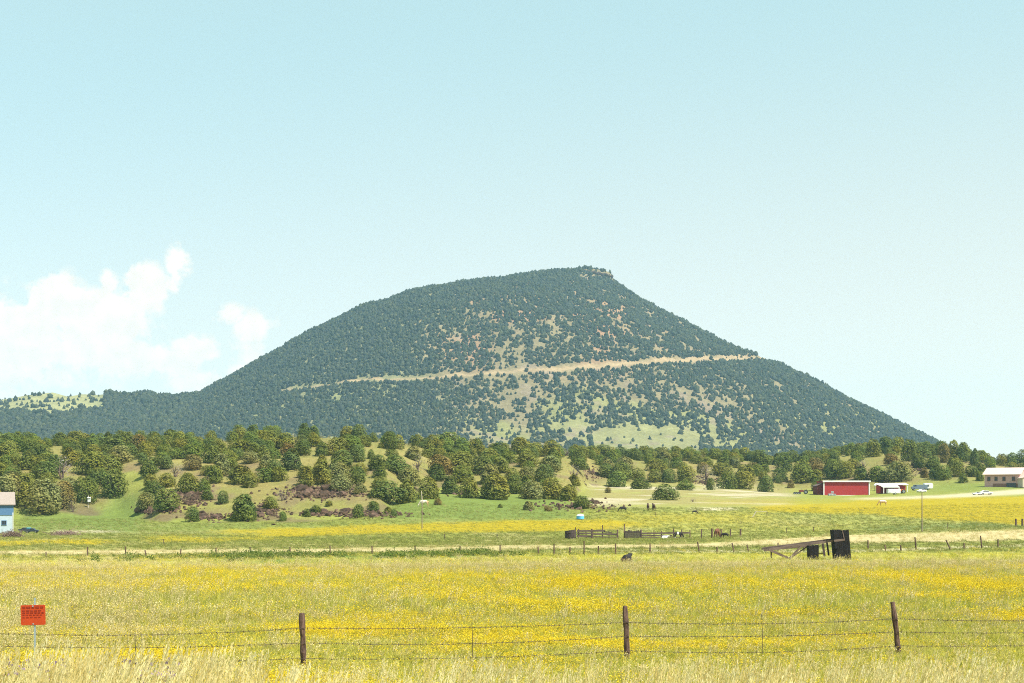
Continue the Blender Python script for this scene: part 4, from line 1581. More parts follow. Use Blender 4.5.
# ------------------------------------------------------------------ the wire fence across the middle of the fields
MF = [(-30, 551, 558, 0), (46, 552, 557, 0), (87.5, 547, 556.5, 0), (125.5, 546.5, 556, 0), (145, 550, 556, 1), (181, 549, 556, -1), (216, 548, 555.5, 0), (250, 547, 555, .5), (290, 547, 555, 0), (330, 546, 554.5, 0), (372, 546, 554, 0), (415, 546, 554, 0), (460, 546, 554, 0), (500, 545, 554, 0),
      (538, 547, 554.5, .5), (554, 544, 555, 0), (570, 547, 555, -.5), (584, 541, 554.5, 0), (598.5, 546, 554.5, -.5), (615.5, 543.5, 554.5, 0), (650, 544, 553.5, 0), (697.5, 542, 553, 2), (717, 547, 552.5, 0), (732, 543, 552.5, 2.2), (747, 545, 552, 1.6), (778, 543, 551.5, 0), (804, 543, 551, 0), (835, 543, 550.5, 0),
      (868, 540.5, 549.5, 0), (885, 545, 551, .6), (900.5, 545, 551, .5), (915, 537.5, 550, 1), (946, 540, 550, 5), (964, 543, 549, 0), (980.5, 536, 548.5, 1.4), (998, 539.5, 548, 0), (1030, 538, 547, 0)]
c0 = on_ground(584, 554)
mf = empty('wire_fence', c0, 'old wire fence with leaning thin posts across the middle fields', 'fence')
tp = []
for i, (p, yt, yb, ln) in enumerate(MF):
    b = on_ground(p + ln, yb, .1)
    a = Vector((b.x - ln / F * b.y, b.y, b.z + .1 + (yb - yt) / F * b.y))
    wpart(MB().tube([b, b.lerp(a, .5) + Vector((.01, 0, 0)), a], [.075, .07, .06], 7, jit=.12), 'post', M_post, mf)
    tp.append((b, a))
for h_ in (.35, .65, .95):
    mb = MB()
    for i in range(len(tp) - 1):
        q = [b.lerp(a, min(.95, h_ / max(.9, (a - b).length))) for b, a in tp[i:i + 2]]
        m_ = (q[0] + q[1]) / 2 - Vector((0, 0, .05))
        mb.tube([q[0], m_, q[1]], .006, 4, cap=False)
    wpart(mb, 'wire', M_wire, mf)

# ------------------------------------------------------------------ corral
M6 = lambda d: F / d


def corral(name, label, posts, rails, yb, group=None):
    base = on_ground(posts[0][0], yb)
    e = empty(name, base, label, 'corral', group)
    d = base.y
    for (p, yt, y2, w) in posts:
        a, b = pt(p, yt, d), pt(p, y2, d)
        b.z = float(gz(b.x, d)[0]) - .2
        wpart(MB().tube([b, a], [w / 2 * 1.1, w / 2], 7, jit=.1), 'post', M_post, e)
    for (p0, y0, p1, y1, h_) in rails:
        a, b = pt(p0, y0, d - .1), pt(p1, y1, d - .1)
        wpart(MB().bar(a, b, .05, h_), 'rail', M_greywood, e)
    return e, d


e, d = corral('corral_fence', 'weathered plank corral fence running right from the dark wooden stock bin', [(578.5, 529, 539, .2), (592, 529, 539, .28), (602.5, 525, 539, .14), (609, 531, 539, .12), (617.5, 529.5, 539, .26), (586, 530, 539, .14)],
              [(577, 531, 605, 530.7, .28), (577, 533.2, 592, 533.4, .22), (577, 536, 592, 536.4, .30), (592, 534, 618, 534.2, .24), (592, 536.8, 617, 537, .16), (604, 531.6, 612, 532.6, .16)], 538.8)
e, d = corral('corral_fence', 'patched plank corral fence right of the gap with dense upright boards', [(624.3, 524, 539, .18), (641, 529.5, 539, .25), (654, 530, 539, .14), (661.5, 531, 539, .14), (673.5, 528.5, 539, .16), (681.5, 529.5, 539, .16), (690, 530, 539, .14)],
              [(640, 533.4, 690, 532.8, .24), (640, 535.6, 672, 535.6, .20), (640, 537.4, 690, 537.4, .14), (625, 532, 641, 532, .2)], 538.6)
random.seed(12)
mb = MB()
for k in range(17):
    p = 625.5 + k * .95
    a, b = pt(p, 530.3 + random.uniform(-.7, 1.6), d - .22), pt(p, 538.6, d - .22)
    b.z = float(gz(b.x, d)[0])
    mb.bar(b, a, .04, .12)
wpart(mb, 'upright_boards', M_darkwood, e)
# dark wooden stock bin
base = on_ground(570.5, 539.5)
t = empty('stock_bin', base, 'dark upright board stock bin at the left end of the corral', 'bin')
k_ = base.y / F
mb = MB()
for k in range(15):
    a_ = math.pi * 2 * k / 15
    x_, y_ = math.cos(a_) * 5.2 * k_, math.sin(a_) * 4.5 * k_
    q = Matrix.Rotation(a_ + math.pi / 2, 3, 'Z')
    mb.box((x_, y_, 4.6 * k_ + .35 * k_ * math.cos(a_)), (.30, .05, 9.4 * k_ + .7 * k_ * math.cos(a_) - .1), q)
wb(mb, 'boards', M_darkwood, t)
hp = MB()
for z_ in (2.2, 6.8):
    hp.tube([(math.cos(a) * 5.6 * k_, math.sin(a) * 4.9 * k_, z_ * k_) for a in np.linspace(0, 2 * math.pi, 25)], .03, 5, cap=False)
wb(hp, 'hoop', M_wire, t)
wb(MB().bar((5 * k_, 0, 0), (5.1 * k_, 0, 12 * k_), .12), 'corner_post', M_post, t)
# post and wire pen to the right
base = on_ground(721, 538)
pen = empty('pen_fence', base, 'row of five short dark posts with wire at the right end of the corral', 'fence')
d = base.y
pr = []
for (p, yt, w) in ((701.5, 529, .2), (712, 528.5, .28), (721.2, 529, .26), (730.5, 528.8, .2), (740.5, 529, .26)):
    a, b = pt(p, yt, d), pt(p, 538, d)
    b.z = float(gz(b.x, d)[0]) - .2
    wpart(MB().tube([b, a], [w / 2, w / 2.2], 7, jit=.1), 'post', M_post, pen)
    pr.append((b, a))
for f_ in (.35, .6, .9):
    mb = MB()
    for i in range(4):
        mb.tube([pr[i][0].lerp(pr[i][1], f_), pr[i + 1][0].lerp(pr[i + 1][1], f_)], .012, 4, cap=False)
    wpart(mb, 'wire', M_wire, pen)

# ------------------------------------------------------------------ derelict timber loader with blackened tanks
d = 115.0
cx3 = pt(800, 557, d)
zg = float(gz(cx3.x, d)[0])
t = empty('timber_loader', (cx3.x, d, zg), 'collapsed timber loading frame with two blackened upright bins in the field', 'farm relic')


def L3(p, y, dy=0.0):
    v = pt(p, y, d)
    return Vector((v.x - cx3.x, dy, v.z - zg))


k_ = d / F
for dy in (0, 1.1):
    y0 = dy * -1.2 if dy else 0
    wb(MB().bar(L3(764, 550.3 - (1.2 if dy else 0), dy), L3(834, 540.6 - (.6 if dy else 0), dy), .12, .17), 'beam', M_beam, t)
wb(MB().bar(L3(771, 550, .5), L3(812, 545.9, .5), .09, .11), 'lower_beam', M_beam, t)
wb(MB().bar(L3(768.5, 549.5, -.05), L3(790, 558.8, -.05), .12, .19), 'brace', M_beam, t)
wb(MB().bar(L3(789, 559, 0), L3(800.5, 547, 0), .10, .15), 'brace', M_beam, t)
wb(MB().bar(L3(791, 559, .6), L3(808.5, 547, .6), .07, .09), 'strut', M_beam, t)
wb(MB().bar(L3(771.5, 551, .2), L3(771.8, 558, .2), .10), 'post', M_darkwood, t)
wb(MB().bar(L3(822.7, 543.5, 0), L3(824.6, 556.5, 0), .10, .16), 'post', M_darkwood, t)
wb(MB().bar(L3(829, 542, .8), L3(831, 556, .8), .08, .13), 'post', M_darkwood, t)
wb(MB().bar(L3(817, 553.3, .3), L3(826, 553.6, .3), .07, .07), 'low_rail', M_beam, t)
wb(MB().bar(L3(832, 540.6, -.75), L3(841.5, 539.5, -.75), .10, .16), 'beam_end', M_beam, t)


def tilted_bin(name, p0t, p1t, p0b, p1b, yt, yb, depth, dy):
    """upright board bin between four outline corners"""
    mb = MB()
    a, b, c, e_ = L3(p0t, yt, 0), L3(p1t, yt - .3, 0), L3(p1b, yb, 0), L3(p0b, yb, 0)
    c.z = e_.z = min(c.z, -.05)
    nb = 7
    for side in range(4):
        for k in range(nb):
            f0, f1 = k / nb + .006, (k + 1) / nb - .006
            jz = random.uniform(-.05, .05)
            if side in (0, 2):
                yy = dy - depth / 2 if side == 0 else dy + depth / 2
                q = [a.lerp(b, f0), a.lerp(b, f1), e_.lerp(c, f1), e_.lerp(c, f0)]
                vs = [(v.x, yy + s_, v.z + (jz if i < 2 else 0)) for s_ in (-.02, .02) for i, v in enumerate(q)]
            else:
                top, bot = (a, e_) if side == 3 else (b, c)
                y0, y1 = dy - depth / 2 + depth * f0, dy - depth / 2 + depth * f1
                vs = [(v.x + s_, yy, v.z + (jz if i < 2 else 0)) for s_ in (-.02, .02) for i, (v, yy) in enumerate(((top, y0), (top, y1), (bot, y1), (bot, y0)))]
            mb.add(vs, [(0, 1, 2, 3), (7, 6, 5, 4), (0, 4, 5, 1), (1, 5, 6, 2), (2, 6, 7, 3), (3, 7, 4, 0)])
    wb(mb, name, M_black, t)


random.seed(4)
tilted_bin('tall_bin', 832.3, 847.3, 835.3, 850, 530.3, 558, 1.2, .2)
tilted_bin('short_bin', 808.2, 817.8, 808.8, 817.6, 545.5, 558, .8, .1)
wb(MB().bar(L3(841, 530, -.45), L3(843.5, 541, -.45), .02, .06), 'loose_slat', M_beam, t)

# ------------------------------------------------------------------ buildings


def gable(parent, L_, W_, hw, pitch, wall, roof, over=.35, roofname='roof', wallname='wall', th=.14, along='x'):
    """walls with gables and a two-slope roof; ridge along x"""
    hr = hw + pitch
    vs = [(-L_ / 2, -W_ / 2, 0), (L_ / 2, -W_ / 2, 0), (L_ / 2, W_ / 2, 0), (-L_ / 2, W_ / 2, 0),
          (-L_ / 2, -W_ / 2, hw), (L_ / 2, -W_ / 2, hw), (L_ / 2, W_ / 2, hw), (-L_ / 2, W_ / 2, hw), (-L_ / 2, 0, hr), (L_ / 2, 0, hr)]
    mb = MB()
    mb.add(vs, [(0, 1, 5, 4), (2, 3, 7, 6), (3, 0, 4, 8, 7), (1, 2, 6, 9, 5), (3, 2, 1, 0)])
    w = wb(mb, wallname, wall, parent)
    rb = MB()
    sl = pitch / (W_ / 2)
    for s in (-1, 1):
        y0, z0 = s * (W_ / 2 + over), hw - over * sl + .03
        x0, x1 = -L_ / 2 - over, L_ / 2 + over
        q = [(x0, y0, z0), (x1, y0, z0), (x1, 0, hr + .03), (x0, 0, hr + .03)]
        vs = q + [(x, y, z + th) for x, y, z in q]
        rb.add(vs, [(0, 1, 2, 3), (7, 6, 5, 4), (0, 4, 5, 1), (1, 5, 6, 2), (2, 6, 7, 3), (3, 7, 4, 0)])
    r = wb(rb, roofname, roof, parent)
    return w, r


def window(parent, x, y, z, w, h, frame=M_white, name='window'):
    f = MB()
    t_ = .08
    f.box((x, y, z + h / 2), (w + t_, .10, t_)).box((x, y, z - h / 2), (w + t_ * 2, .14, t_))
    f.box((x - w / 2, y, z), (t_, .10, h - t_)).box((x + w / 2, y, z), (t_, .10, h - t_)).box((x, y, z), (t_ * .5, .08, h - t_))
    o = wb(f, name, frame, parent)
    wb(MB().box((x, y + .02, z), (w - t_, .04, h - t_)), 'pane', M_glass, o)
    return o


# red barn
b = on_ground(846.5, 495.5)
k_ = b.y / F
barn = empty('red_barn', b - Vector((0, 0, .1)), 'long red metal barn with white trim below the wooded hillside', 'barn')
Lb, Wb, Hb = 45.5 * k_, 9.0, 14.3 * k_
mb = MB()
mb.box((0, Wb / 2, Hb / 2), (Lb, Wb, Hb))
for k in range(46):
    mb.box((-Lb / 2 + (k + .5) * Lb / 46, -.006, Hb / 2), (.06, .02, Hb - .1))
wb(mb, 'wall', M_red, barn)
tr_ = MB()
tr_.box((0, -.32, Hb + .06), (Lb + .7, .12, .42)).box((-Lb / 2 + .02, -.09, Hb / 2 - .1), (.30, .12, Hb - .1)).box((Lb / 2 - .02, -.09, Hb / 2 - .1), (.30, .12, Hb - .1))
tr_.box((0, -.05, .12), (Lb, .06, .18))
wb(tr_, 'trim', M_white, barn)
rb = MB()
rb.add([(-Lb / 2 - .3, -.25, Hb + .12), (Lb / 2 + .3, -.25, Hb + .12), (Lb / 2 + .3, Wb / 2, Hb + .22), (-Lb / 2 - .3, Wb / 2, Hb + .22), (Lb / 2 + .3, Wb + .3, Hb + .1), (-Lb / 2 - .3, Wb + .3, Hb + .1)],
       [(0, 1, 2, 3), (3, 2, 4, 5)])
ro = wb(rb, 'roof', M_red, barn)
so = ro.modifiers.new('thick', 'SOLIDIFY')
so.thickness = .08
ln = MB()
x0, x1 = -Lb / 2 - 6.2 * k_, -Lb / 2 - .02
for (y0, y1) in ((1.0, 1.12), (6.0, 6.12)):
    ln.prism([(x0, 0), (x1, 0), (x1, Hb - .5), (x0, 9.5 * k_)], y0, y1)
ln.box((x0 + .06, 3.5, 4.6 * k_), (.1, 5, 9.2 * k_))
lo = wb(ln, 'lean_to', M_dkred, barn)
wb(MB().prism([(x0 - .3, 9.4 * k_), (x1, Hb - .4), (x1, Hb - .28), (x0 - .3, 9.4 * k_ + .12)], .7, 6.4), 'roof', M_greywood, lo)
# grey block heap in front of the barn
b2 = on_ground(832, 495.8)
t = empty('block_pile', b2, 'small grey pile of blocks leaning at the barn front', 'pile')
random.seed(2)
for (x_, z_) in ((-.7, .3), (0, .35), (.7, .25), (.1, 1.0)):
    wb(MB().box((x_, 0, z_), (.75, .6, .55), Matrix.Rotation(random.uniform(-.3, .3), 3, 'Z')), 'block', M_conc, t, bevel=.04)

# pink house with a pale wing
b = on_ground(997, 487.2)
k_ = b.y / F
ph_ = empty('pink_house', b + Vector((3.9, 4.2, -.1)), 'pink stucco house with pale roof and gabled wing below the trees', 'house', None, R(-34))
gable(ph_, 9.6, 8.0, 3.75, 1.75, M_pink, M_pinkroof, .5)
wb(MB().box((1.2, -4.06, .55), (7.2, .12, 1.1)), 'brick_base', M_brickbase, ph_)
gd = wb(MB().box((2.6, -4.16, .62), (2.6, .08, 1.24)), 'garage_door', M_glass, ph_)
for x_ in (-3.6, -1.6, .6, 3.2):
    window(ph_, x_, -4.06, 2.45, .8, 1.1, M_brickbase)
wing = wb(MB().prism([(-2.6, 0), (2.6, 0), (2.6, 2.6), (0, 3.9), (-2.6, 2.6)], -3.2, 3.0), 'wing', M_palestucco, ph_)
wing.location = (6.9, -3.2, 0)
wing.rotation_euler = (0, 0, R(34))
wr = MB()
for s in (-1, 1):
    q = [(s * 2.95, 2.46), (0, 3.94), (0, 4.06), (s * 2.95, 2.58)]
    wr.prism(q, -3.45, 3.05)
wb(wr, 'wing_roof', M_pinkroof, wing)
for x_ in (-.5, 1.0):
    window(wing, x_, -3.22, 1.3, .55, 1.2, M_brickbase)

# blue house at the left edge
b = on_ground(6, 533.2)
d = b.y
k_ = d / F
Lh = 58 * k_
bx = (13.2 - CX) / F * d - Lh / 2
HR = R(21)
cr_ = Vector(((13.2 - CX) / F * d, d, b.z - .1)) - Matrix.Rotation(HR, 3, 'Z') @ Vector((Lh / 2, -3.6, 0))
bh = empty('blue_house', cr_, 'pale blue house with tan roof and dark blue upper band at the field edge', 'house', None, HR)
hw = 29.5 * k_
gable(bh, Lh, 7.2, hw, 1.9, M_bluewall, M_tanroof, .36)
wb(MB().box((0, -3.64, hw - .95), (Lh + .06, .08, 1.75)).box((Lh / 2 + .02, 0, hw - .95), (.08, 7.2, 1.75)), 'upper_band', M_blueband, bh)  # darker blue strip along the top of the front and end walls
xw = (4.6 - 13.2) * k_ + Lh / 2
for x_ in (xw, xw - 3.4, xw - 6.8):
    window(bh, x_, -3.63, (533 - 522) * k_, .72, .72, M_blueband)
wb(MB().box((Lh / 2 - .04, -3.66, hw / 2 - .7), (.12, .06, hw - 1.4)), 'corner_board', M_white, bh)

# white roofed shed
b = on_ground(894, 493.2)
k_ = b.y / F
sh = empty('open_shed', b + Vector((0, 2.5, -.05)), 'open shed with white sheet roof and red back wall right of the red barn', 'shed')
Ls = 28 * k_
rb = MB()
rb.add([(-Ls / 2 - .3, -2.6, 2.35), (Ls / 2 + .2, -2.6, 2.6), (Ls / 2 + .2, 2.4, 3.05), (-Ls / 2 - .3, 2.4, 2.95)], [(0, 1, 2, 3)])
rb.add([(-Ls / 2 + .4, -4.4, 1.75), (Ls * .14, -4.4, 1.75), (Ls * .14, -2.4, 2.3), (-Ls / 2 + .1, -2.4, 2.25)], [(0, 1, 2, 3)])
ro = wb(rb, 'roof', M_whiteroof, sh)
so = ro.modifiers.new('thick', 'SOLIDIFY')
so.thickness = .14
wb(MB().box((0, 2.3, 1.4), (Ls - .4, .12, 2.8)).box((-Ls / 2 + .15, 0, 1.15), (.12, 4.6, 2.3)).box((Ls * .28, -.6, 1.15), (Ls * .40, .1, 2.3)), 'wall', M_red, sh)
for x_ in (-Ls / 2 + .6, Ls * .12):
    wb(MB().box((x_, -4.3, .85), (.22, .16, 1.72)), 'post', M_white, sh)
wb(MB().box((Ls / 2 - .1, -2.4, 1.25), (.18, .16, 2.5)), 'post', M_white, sh)


# ------------------------------------------------------------------ vehicles and machines
def wheel(parent, x, y, r, w=.22):
    t_ = MB()
    n = 18
    prof = [(r * .62, -w / 2), (r * .95, -w / 2), (r, -w / 4), (r, w / 4), (r * .95, w / 2), (r * .62, w / 2)]
    vs, fs = [], []
    for k in range(n):
        a = 2 * math.pi * k / n
        for (q, yy) in prof:
            vs.append((x + q * math.cos(a), y + yy, r + q * math.sin(a)))
    m = len(prof)
    for k in range(n):
        k2 = (k + 1) % n
        for j in range(m):
            j2 = (j + 1) % m
            fs.append((k * m + j, k * m + j2, k2 * m + j2, k2 * m + j))
    t_.add(vs, fs)
    o = wb(t_, 'wheel', M_tyre, parent)
    wb(MB().tube([(x, y - w * .4, r), (x, y + w * .4, r)], r * .62, 14), 'rim', M_rim, o)
    return o


def vehicle(name, label, cat, px, py, rz, paint, style, s=1.0, group=None):
    b = on_ground(px, py)
    e = empty(name, b, label, cat, group, rz, (s, s, s))
    Z = .34
    if style == 'car':
        body = [(-2.15, Z), (2.1, Z), (2.15, .72), (1.95, .86), (1.0, .95), (.45, 1.40), (-.95, 1.43), (-1.7, .98), (-2.12, .92)]
        glass = [(.86, .97), (.40, 1.33), (-.90, 1.36), (-1.5, .99)]
        wx, wr_ = (1.32, -1.30), .32
        W = 1.7
    elif style == 'pickup':
        body = [(-2.6, .5), (2.5, .5), (2.55, .95), (2.4, 1.10), (1.25, 1.18), (.75, 1.74), (-.45, 1.76), (-.55, 1.18), (-2.6, 1.18)]
        glass = [(1.10, 1.20), (.68, 1.66), (-.38, 1.68), (-.42, 1.20)]
        wx, wr_ = (1.6, -1.6), .38
        W = 1.85
    else:  # box truck
        body = [(-3.2, .6), (3.0, .6), (3.05, 1.35), (2.9, 1.55), (2.35, 1.62), (2.0, 2.35), (1.0, 2.4), (.95, 2.35), (-3.2, 2.35)]
        glass = [(2.25, 1.64), (1.95, 2.25), (1.2, 2.28), (1.2, 1.64)]
        wx, wr_ = (2.1, -2.0), .45
        W = 2.1
    bd = wb(MB().prism(body, -W / 2, W / 2), 'body', paint, e, bevel=.06)
    wb(MB().prism(glass, -W / 2 - .012, W / 2 + .012), 'side_window', M_glass, e)
    x_f = body[3][0]
    hl_ = [(body[2][0] - .02, s_ * (W / 2 - .28), (body[1][1] + body[3][1]) / 2 + .12) for s_ in (-1, 1)]
    for q in hl_:
        wb(MB().box(q, (.06, .28, .16)), 'headlight', M_rim, e)
    for x_ in wx:
        for s_ in (-1, 1):
            wheel(e, x_, s_ * (W / 2 - .08), wr_)
    return e, W


vehicle('parked_truck', 'blue grey box truck parked beside the white camper', 'truck', 919, 490.6, R(176), M_greytruck, 'truck', .72)
vehicle('parked_car', 'white car parked in front of the grey truck', 'car', 921.5, 492.4, R(200), M_white, 'car', .62)
vehicle('parked_pickup', 'white pickup parked left of the pink house', 'pickup', 976.8, 495.0, R(8), M_white, 'pickup', .42)
vehicle('parked_car', 'long low white car parked right in front of the pink house', 'car', 986, 494.6, R(4), M_white, 'car', .72)
vehicle('parked_pickup', 'dark navy pickup beside the blue house', 'pickup', 32, 533.0, R(2), M_darkcar, 'pickup', .44)
e_, W_ = vehicle('parked_pickup', 'small dark pickup with teal tarp nearest the blue house', 'pickup', 25, 532.0, R(182), M_darkcar, 'pickup', .42)
wb(MB().box((-1.6, 0, 1.45), (1.7, 1.5, .6)), 'tarp', M_teal, e_, bevel=.2)
# camper trailer
b = on_ground(929.5, 489.8)
cp = empty('camper_trailer', b + Vector((0, 1.5, 0)), 'white rounded camper trailer behind the grey truck', 'camper', None, 0, (.78,) * 3)
prof = [(-1.6, .45), (1.3, .45), (1.62, .8), (1.68, 1.9), (1.45, 2.35), (1.0, 2.5), (-1.4, 2.5), (-1.6, 2.3)]
wb(MB().prism(prof, -1.0, 1.0), 'body', M_white, cp, bevel=.1)
window(cp, -.4, -1.03, 1.6, .8, .6, M_rim)
wb(MB().box((.75, -1.02, 1.35), (.6, .05, 1.6)), 'door', M_whiteroof, cp)
for s_ in (-1, 1):
    wheel(cp, 0, s_ * .85, .34)
wb(MB().bar((-1.6, 0, .5), (-2.3, 0, .45), .1), 'hitch', M_tyre, cp)
# white box trailer in front of the shed
b = on_ground(893.5, 494.6)
tb = empty('utility_trailer', b, 'white box trailer standing in front of the white roofed shed', 'trailer', None, R(3))
wb(MB().box((0, 0, .95), (3.5, 1.6, 1.2)), 'box', M_white, tb, bevel=.05)
wb(MB().box((-1.2, -.82, 1.0), (.7, .04, .8)), 'door', M_whiteroof, tb)
for s_ in (-1, 1):
    wheel(tb, .3, s_ * .7, .3)
wb(MB().bar((1.7, 0, .45), (2.5, 0, .42), .08), 'hitch', M_tyre, tb)


def tractor(label, px, py, paint, s, rz, name='tractor'):
    b = on_ground(px, py)
    e = empty(name, b, label, 'tractor', None, rz, (s, s, s))
    wb(MB().prism([(-.6, .75), (1.5, .75), (1.55, 1.3), (1.45, 1.45), (.1, 1.5), (-.1, 1.2), (-.6, 1.15)], -.34, .34), 'hood', paint, e, bevel=.05)
    wb(MB().box((-.75, 0, 1.25), (.5, .55, .12)).box((-1.0, 0, 1.55), (.1, .5, .5)), 'seat', M_tyre, e)
    wb(MB().tube([(.7, 0, 1.4), (.7, 0, 2.1)], .04, 8), 'exhaust', M_rim, e)
    wb(MB().prism([(-1.25, .95), (-.2, .95), (-.35, 1.4), (-.8, 1.52), (-1.2, 1.35)], -.75, .75), 'fender', paint, e, bevel=.04)
    wb(MB().tube([(-.25, 0, 1.3), (-.4, 0, 1.62)], .02, 6), 'steering_column', M_tyre, e)
    for s_ in (-1, 1):
        wheel(e, -.75, s_ * .8, .72, .34)
        wheel(e, 1.2, s_ * .62, .38, .2)
    return e


tractor('orange tractor under the white shed roof', 900.5, 493.6, M_orange, .82, R(190))
tractor('rusty red tractor standing left of the red barn', 803.5, 494.2, M_machred, .85, R(170))
# dark implement left of the red machine
b = on_ground(796.5, 494.4)
t = empty('farm_implement', b, 'low dark farm implement on the grass left of the rusty red tractor', 'implement')
wb(MB().bar((-.8, 0, .5), (.8, 0, .5), .12).bar((-.6, -.3, .5), (-.6, .3, .3), .08), 'frame', M_darkcar, t)
for x_ in (-.6, 0, .6):
    wheel(t, x_, 0, .34, .06)
# white tank
b = on_ground(876, 491)
t = empty('white_tank', b, 'small white tank on legs between red barn and white roofed shed', 'tank')
mb = MB()
k_ = b.y / F
zc_ = 5.6 * k_
mb.tube([(-2.3 * k_, 0, zc_), (-2.1 * k_, 0, zc_), (-1.5 * k_, 0, zc_), (1.5 * k_, 0, zc_), (2.1 * k_, 0, zc_), (2.3 * k_, 0, zc_)], [.05, .25, .36, .36, .25, .05], 14)
wb(mb, 'shell', M_white, t, smooth=True)
for x_ in (-.35, .35):
    wb(MB().box((x_, 0, zc_ / 2 - .12), (.08, .4, zc_ - .3)), 'leg', M_darkcar, t)
# blue stock water tank
b = on_ground(580.3, 519.2)
k_ = b.y / F
t = empty('water_tank', b, 'round bright blue water tank with pale top in the green meadow', 'tank')
r_ = 3.8 * k_
wb(MB().tube([(0, 0, 0), (0, 0, .08), (0, 0, 3.0 * k_)], [r_, r_ * 1.02, r_], 24), 'shell', M_bluetank, t)
mb = MB().tube([(0, 0, 3.0 * k_ + .01), (0, 0, 3.3 * k_), (0, 0, 4.6 * k_), (0, 0, 5.2 * k_)], [r_ * 1.03, r_ * 1.03, r_ * .8, r_ * .25], 24)
wb(mb, 'lid', M_white, t, smooth=False)

# ------------------------------------------------------------------ poles and small things
b = on_ground(922, 532)
k_ = b.y / F
t = empty('utility_pole', b, 'tall bare pole in the right field below the white car', 'pole')
wb(MB().tube([(0, 0, -.3), (0, 0, 20 * k_), (0, 0, 41 * k_)], [.085, .07, .055], 9), 'shaft', M_pole, t)
wb(MB().tube([(0, -.12, 40.2 * k_), (0, -.12, 41.6 * k_)], .05, 7), 'insulator', M_white, t)
b = on_ground(422, 529.5)
k_ = b.y / F
t = empty('utility_pole', b, 'thin pole with pale top standing by the horse meadow', 'pole')
wb(MB().tube([(0, 0, -.3), (.02, 0, 29 * k_)], [.085, .07], 8), 'shaft', M_pole, t)
wb(MB().tube([(.02, 0, 29 * k_), (-.10, 0, 38.5 * k_)], [.07, .05], 8), 'top', M_bone, t)
b = on_ground(88.2, 507.5)
k_ = b.y / F
t = empty('nest_box', b, 'white nest box on a slim post before the dark juniper of the left grove', 'nest box')
wb(MB().tube([(0, 0, -.1), (0, 0, 12 * k_)], .09, 8), 'post', M_bone, t)
wb(MB().box((1.1 * k_, -.16, 7.6 * k_), (.55, .4, .9)), 'box', M_white, t)
wb(MB().box((1.1 * k_, -.20, 7.6 * k_ + .5), (.7, .6, .08), Matrix.Rotation(.2, 3, 'X')), 'lid', M_white, t)
b = on_ground(752, 517.6)
k_ = b.y / F
t = empty('pipe_gate', b, 'white pipe gate with slanting end post in the right pasture', 'gate')
wb(MB().tube([(0, 0, -.1), (4.4 * k_, 0, 6.6 * k_)], .085, 8), 'end_post', M_bone, t)
wb(MB().tube([(4.4 * k_, 0, 6.4 * k_), (15 * k_, 0, 5.8 * k_)], .035, 6), 'rail', M_bone, t)
wb(MB().tube([(15 * k_, 0, 0), (15 * k_, 0, 5.8 * k_)], .05, 6), 'post', M_pole, t)
for (p, yt, lab) in ((1015.8, 518.8, 'left one of two short dark gate posts at the right edge'), (1022.3, 518.8, 'right one of two short dark gate posts at the right edge')):
    b = on_ground(p, 526.6)
    k_ = b.y / F
    o = MB().tube([(0, 0, -.2), (.01, 0, 4 * k_), (0, 0, (526.6 - yt) * k_)], [.16, .15, .14], 8, jit=.08).build('gate_post', M_post, None, b)
    tag(o, lab, 'post', 'pair of gate posts')
# lone stakes in the pastures
random.seed(31)
for (p, y0, y1, lab) in ((787, 528, 533.5, 'short lone stake in the pasture above the collapsed timber frame'), (813.5, 527, 532, 'short lone stake left of the tall blackened bin'), (830, 515, 521, 'short stake below the red barn'),
                         (947.5, 523, 529, 'short stake right of the tall bare pole'), (614, 505, 510, 'short stake left of the lone black cow'), (697, 509, 515, 'thin stake beside the small dark cow'), (656, 512, 517, 'stake below the two dark cows'),
                         (445, 534, 540, 'thin stake right of the thin pole'), (164, 539, 545, 'thin stake on the left pasture'), (497, 534, 539, 'thin stake between the thin pole and the corral')):
    b = on_ground(p, y1)
    k_ = b.y / F
    o = MB().tube([(0, 0, -.1), (random.uniform(-.08, .08), 0, (y1 - y0) * k_)], [.06, .05], 6).build('fence_stake', M_post, None, b)
    tag(o, lab, 'post', 'lone stakes in the pasture')
# brush heaps by the blue house


def brush_heap(px, py, w, h, label, n=260):
    b = on_ground(px, py)
    k_ = b.y / F
    r = np.random.default_rng(int(px))
    mb = MB()
    for _ in range(n):
        x_ = r.normal() * w * k_ * .22
        z_ = abs(r.normal()) * h * k_ * .38
        y_ = r.normal() * .6
        e_ = r.normal(size=3) * np.array([.35, .25, .22])
        mb.bar((x_ - e_[0], y_ - e_[1], max(0, z_ - e_[2])), (x_ + e_[0], y_ + e_[1], z_ + e_[2] + .03), .05)
    o = mb.build('brush_pile', M_brush, None, b)
    tag(o, label, 'brush pile')


brush_heap(12, 537, 22, 6, 'reddish brown brush heap before the blue house')
brush_heap(64, 535.2, 30, 4, 'long low grey brown brush pile right of the dark pickups', 300)


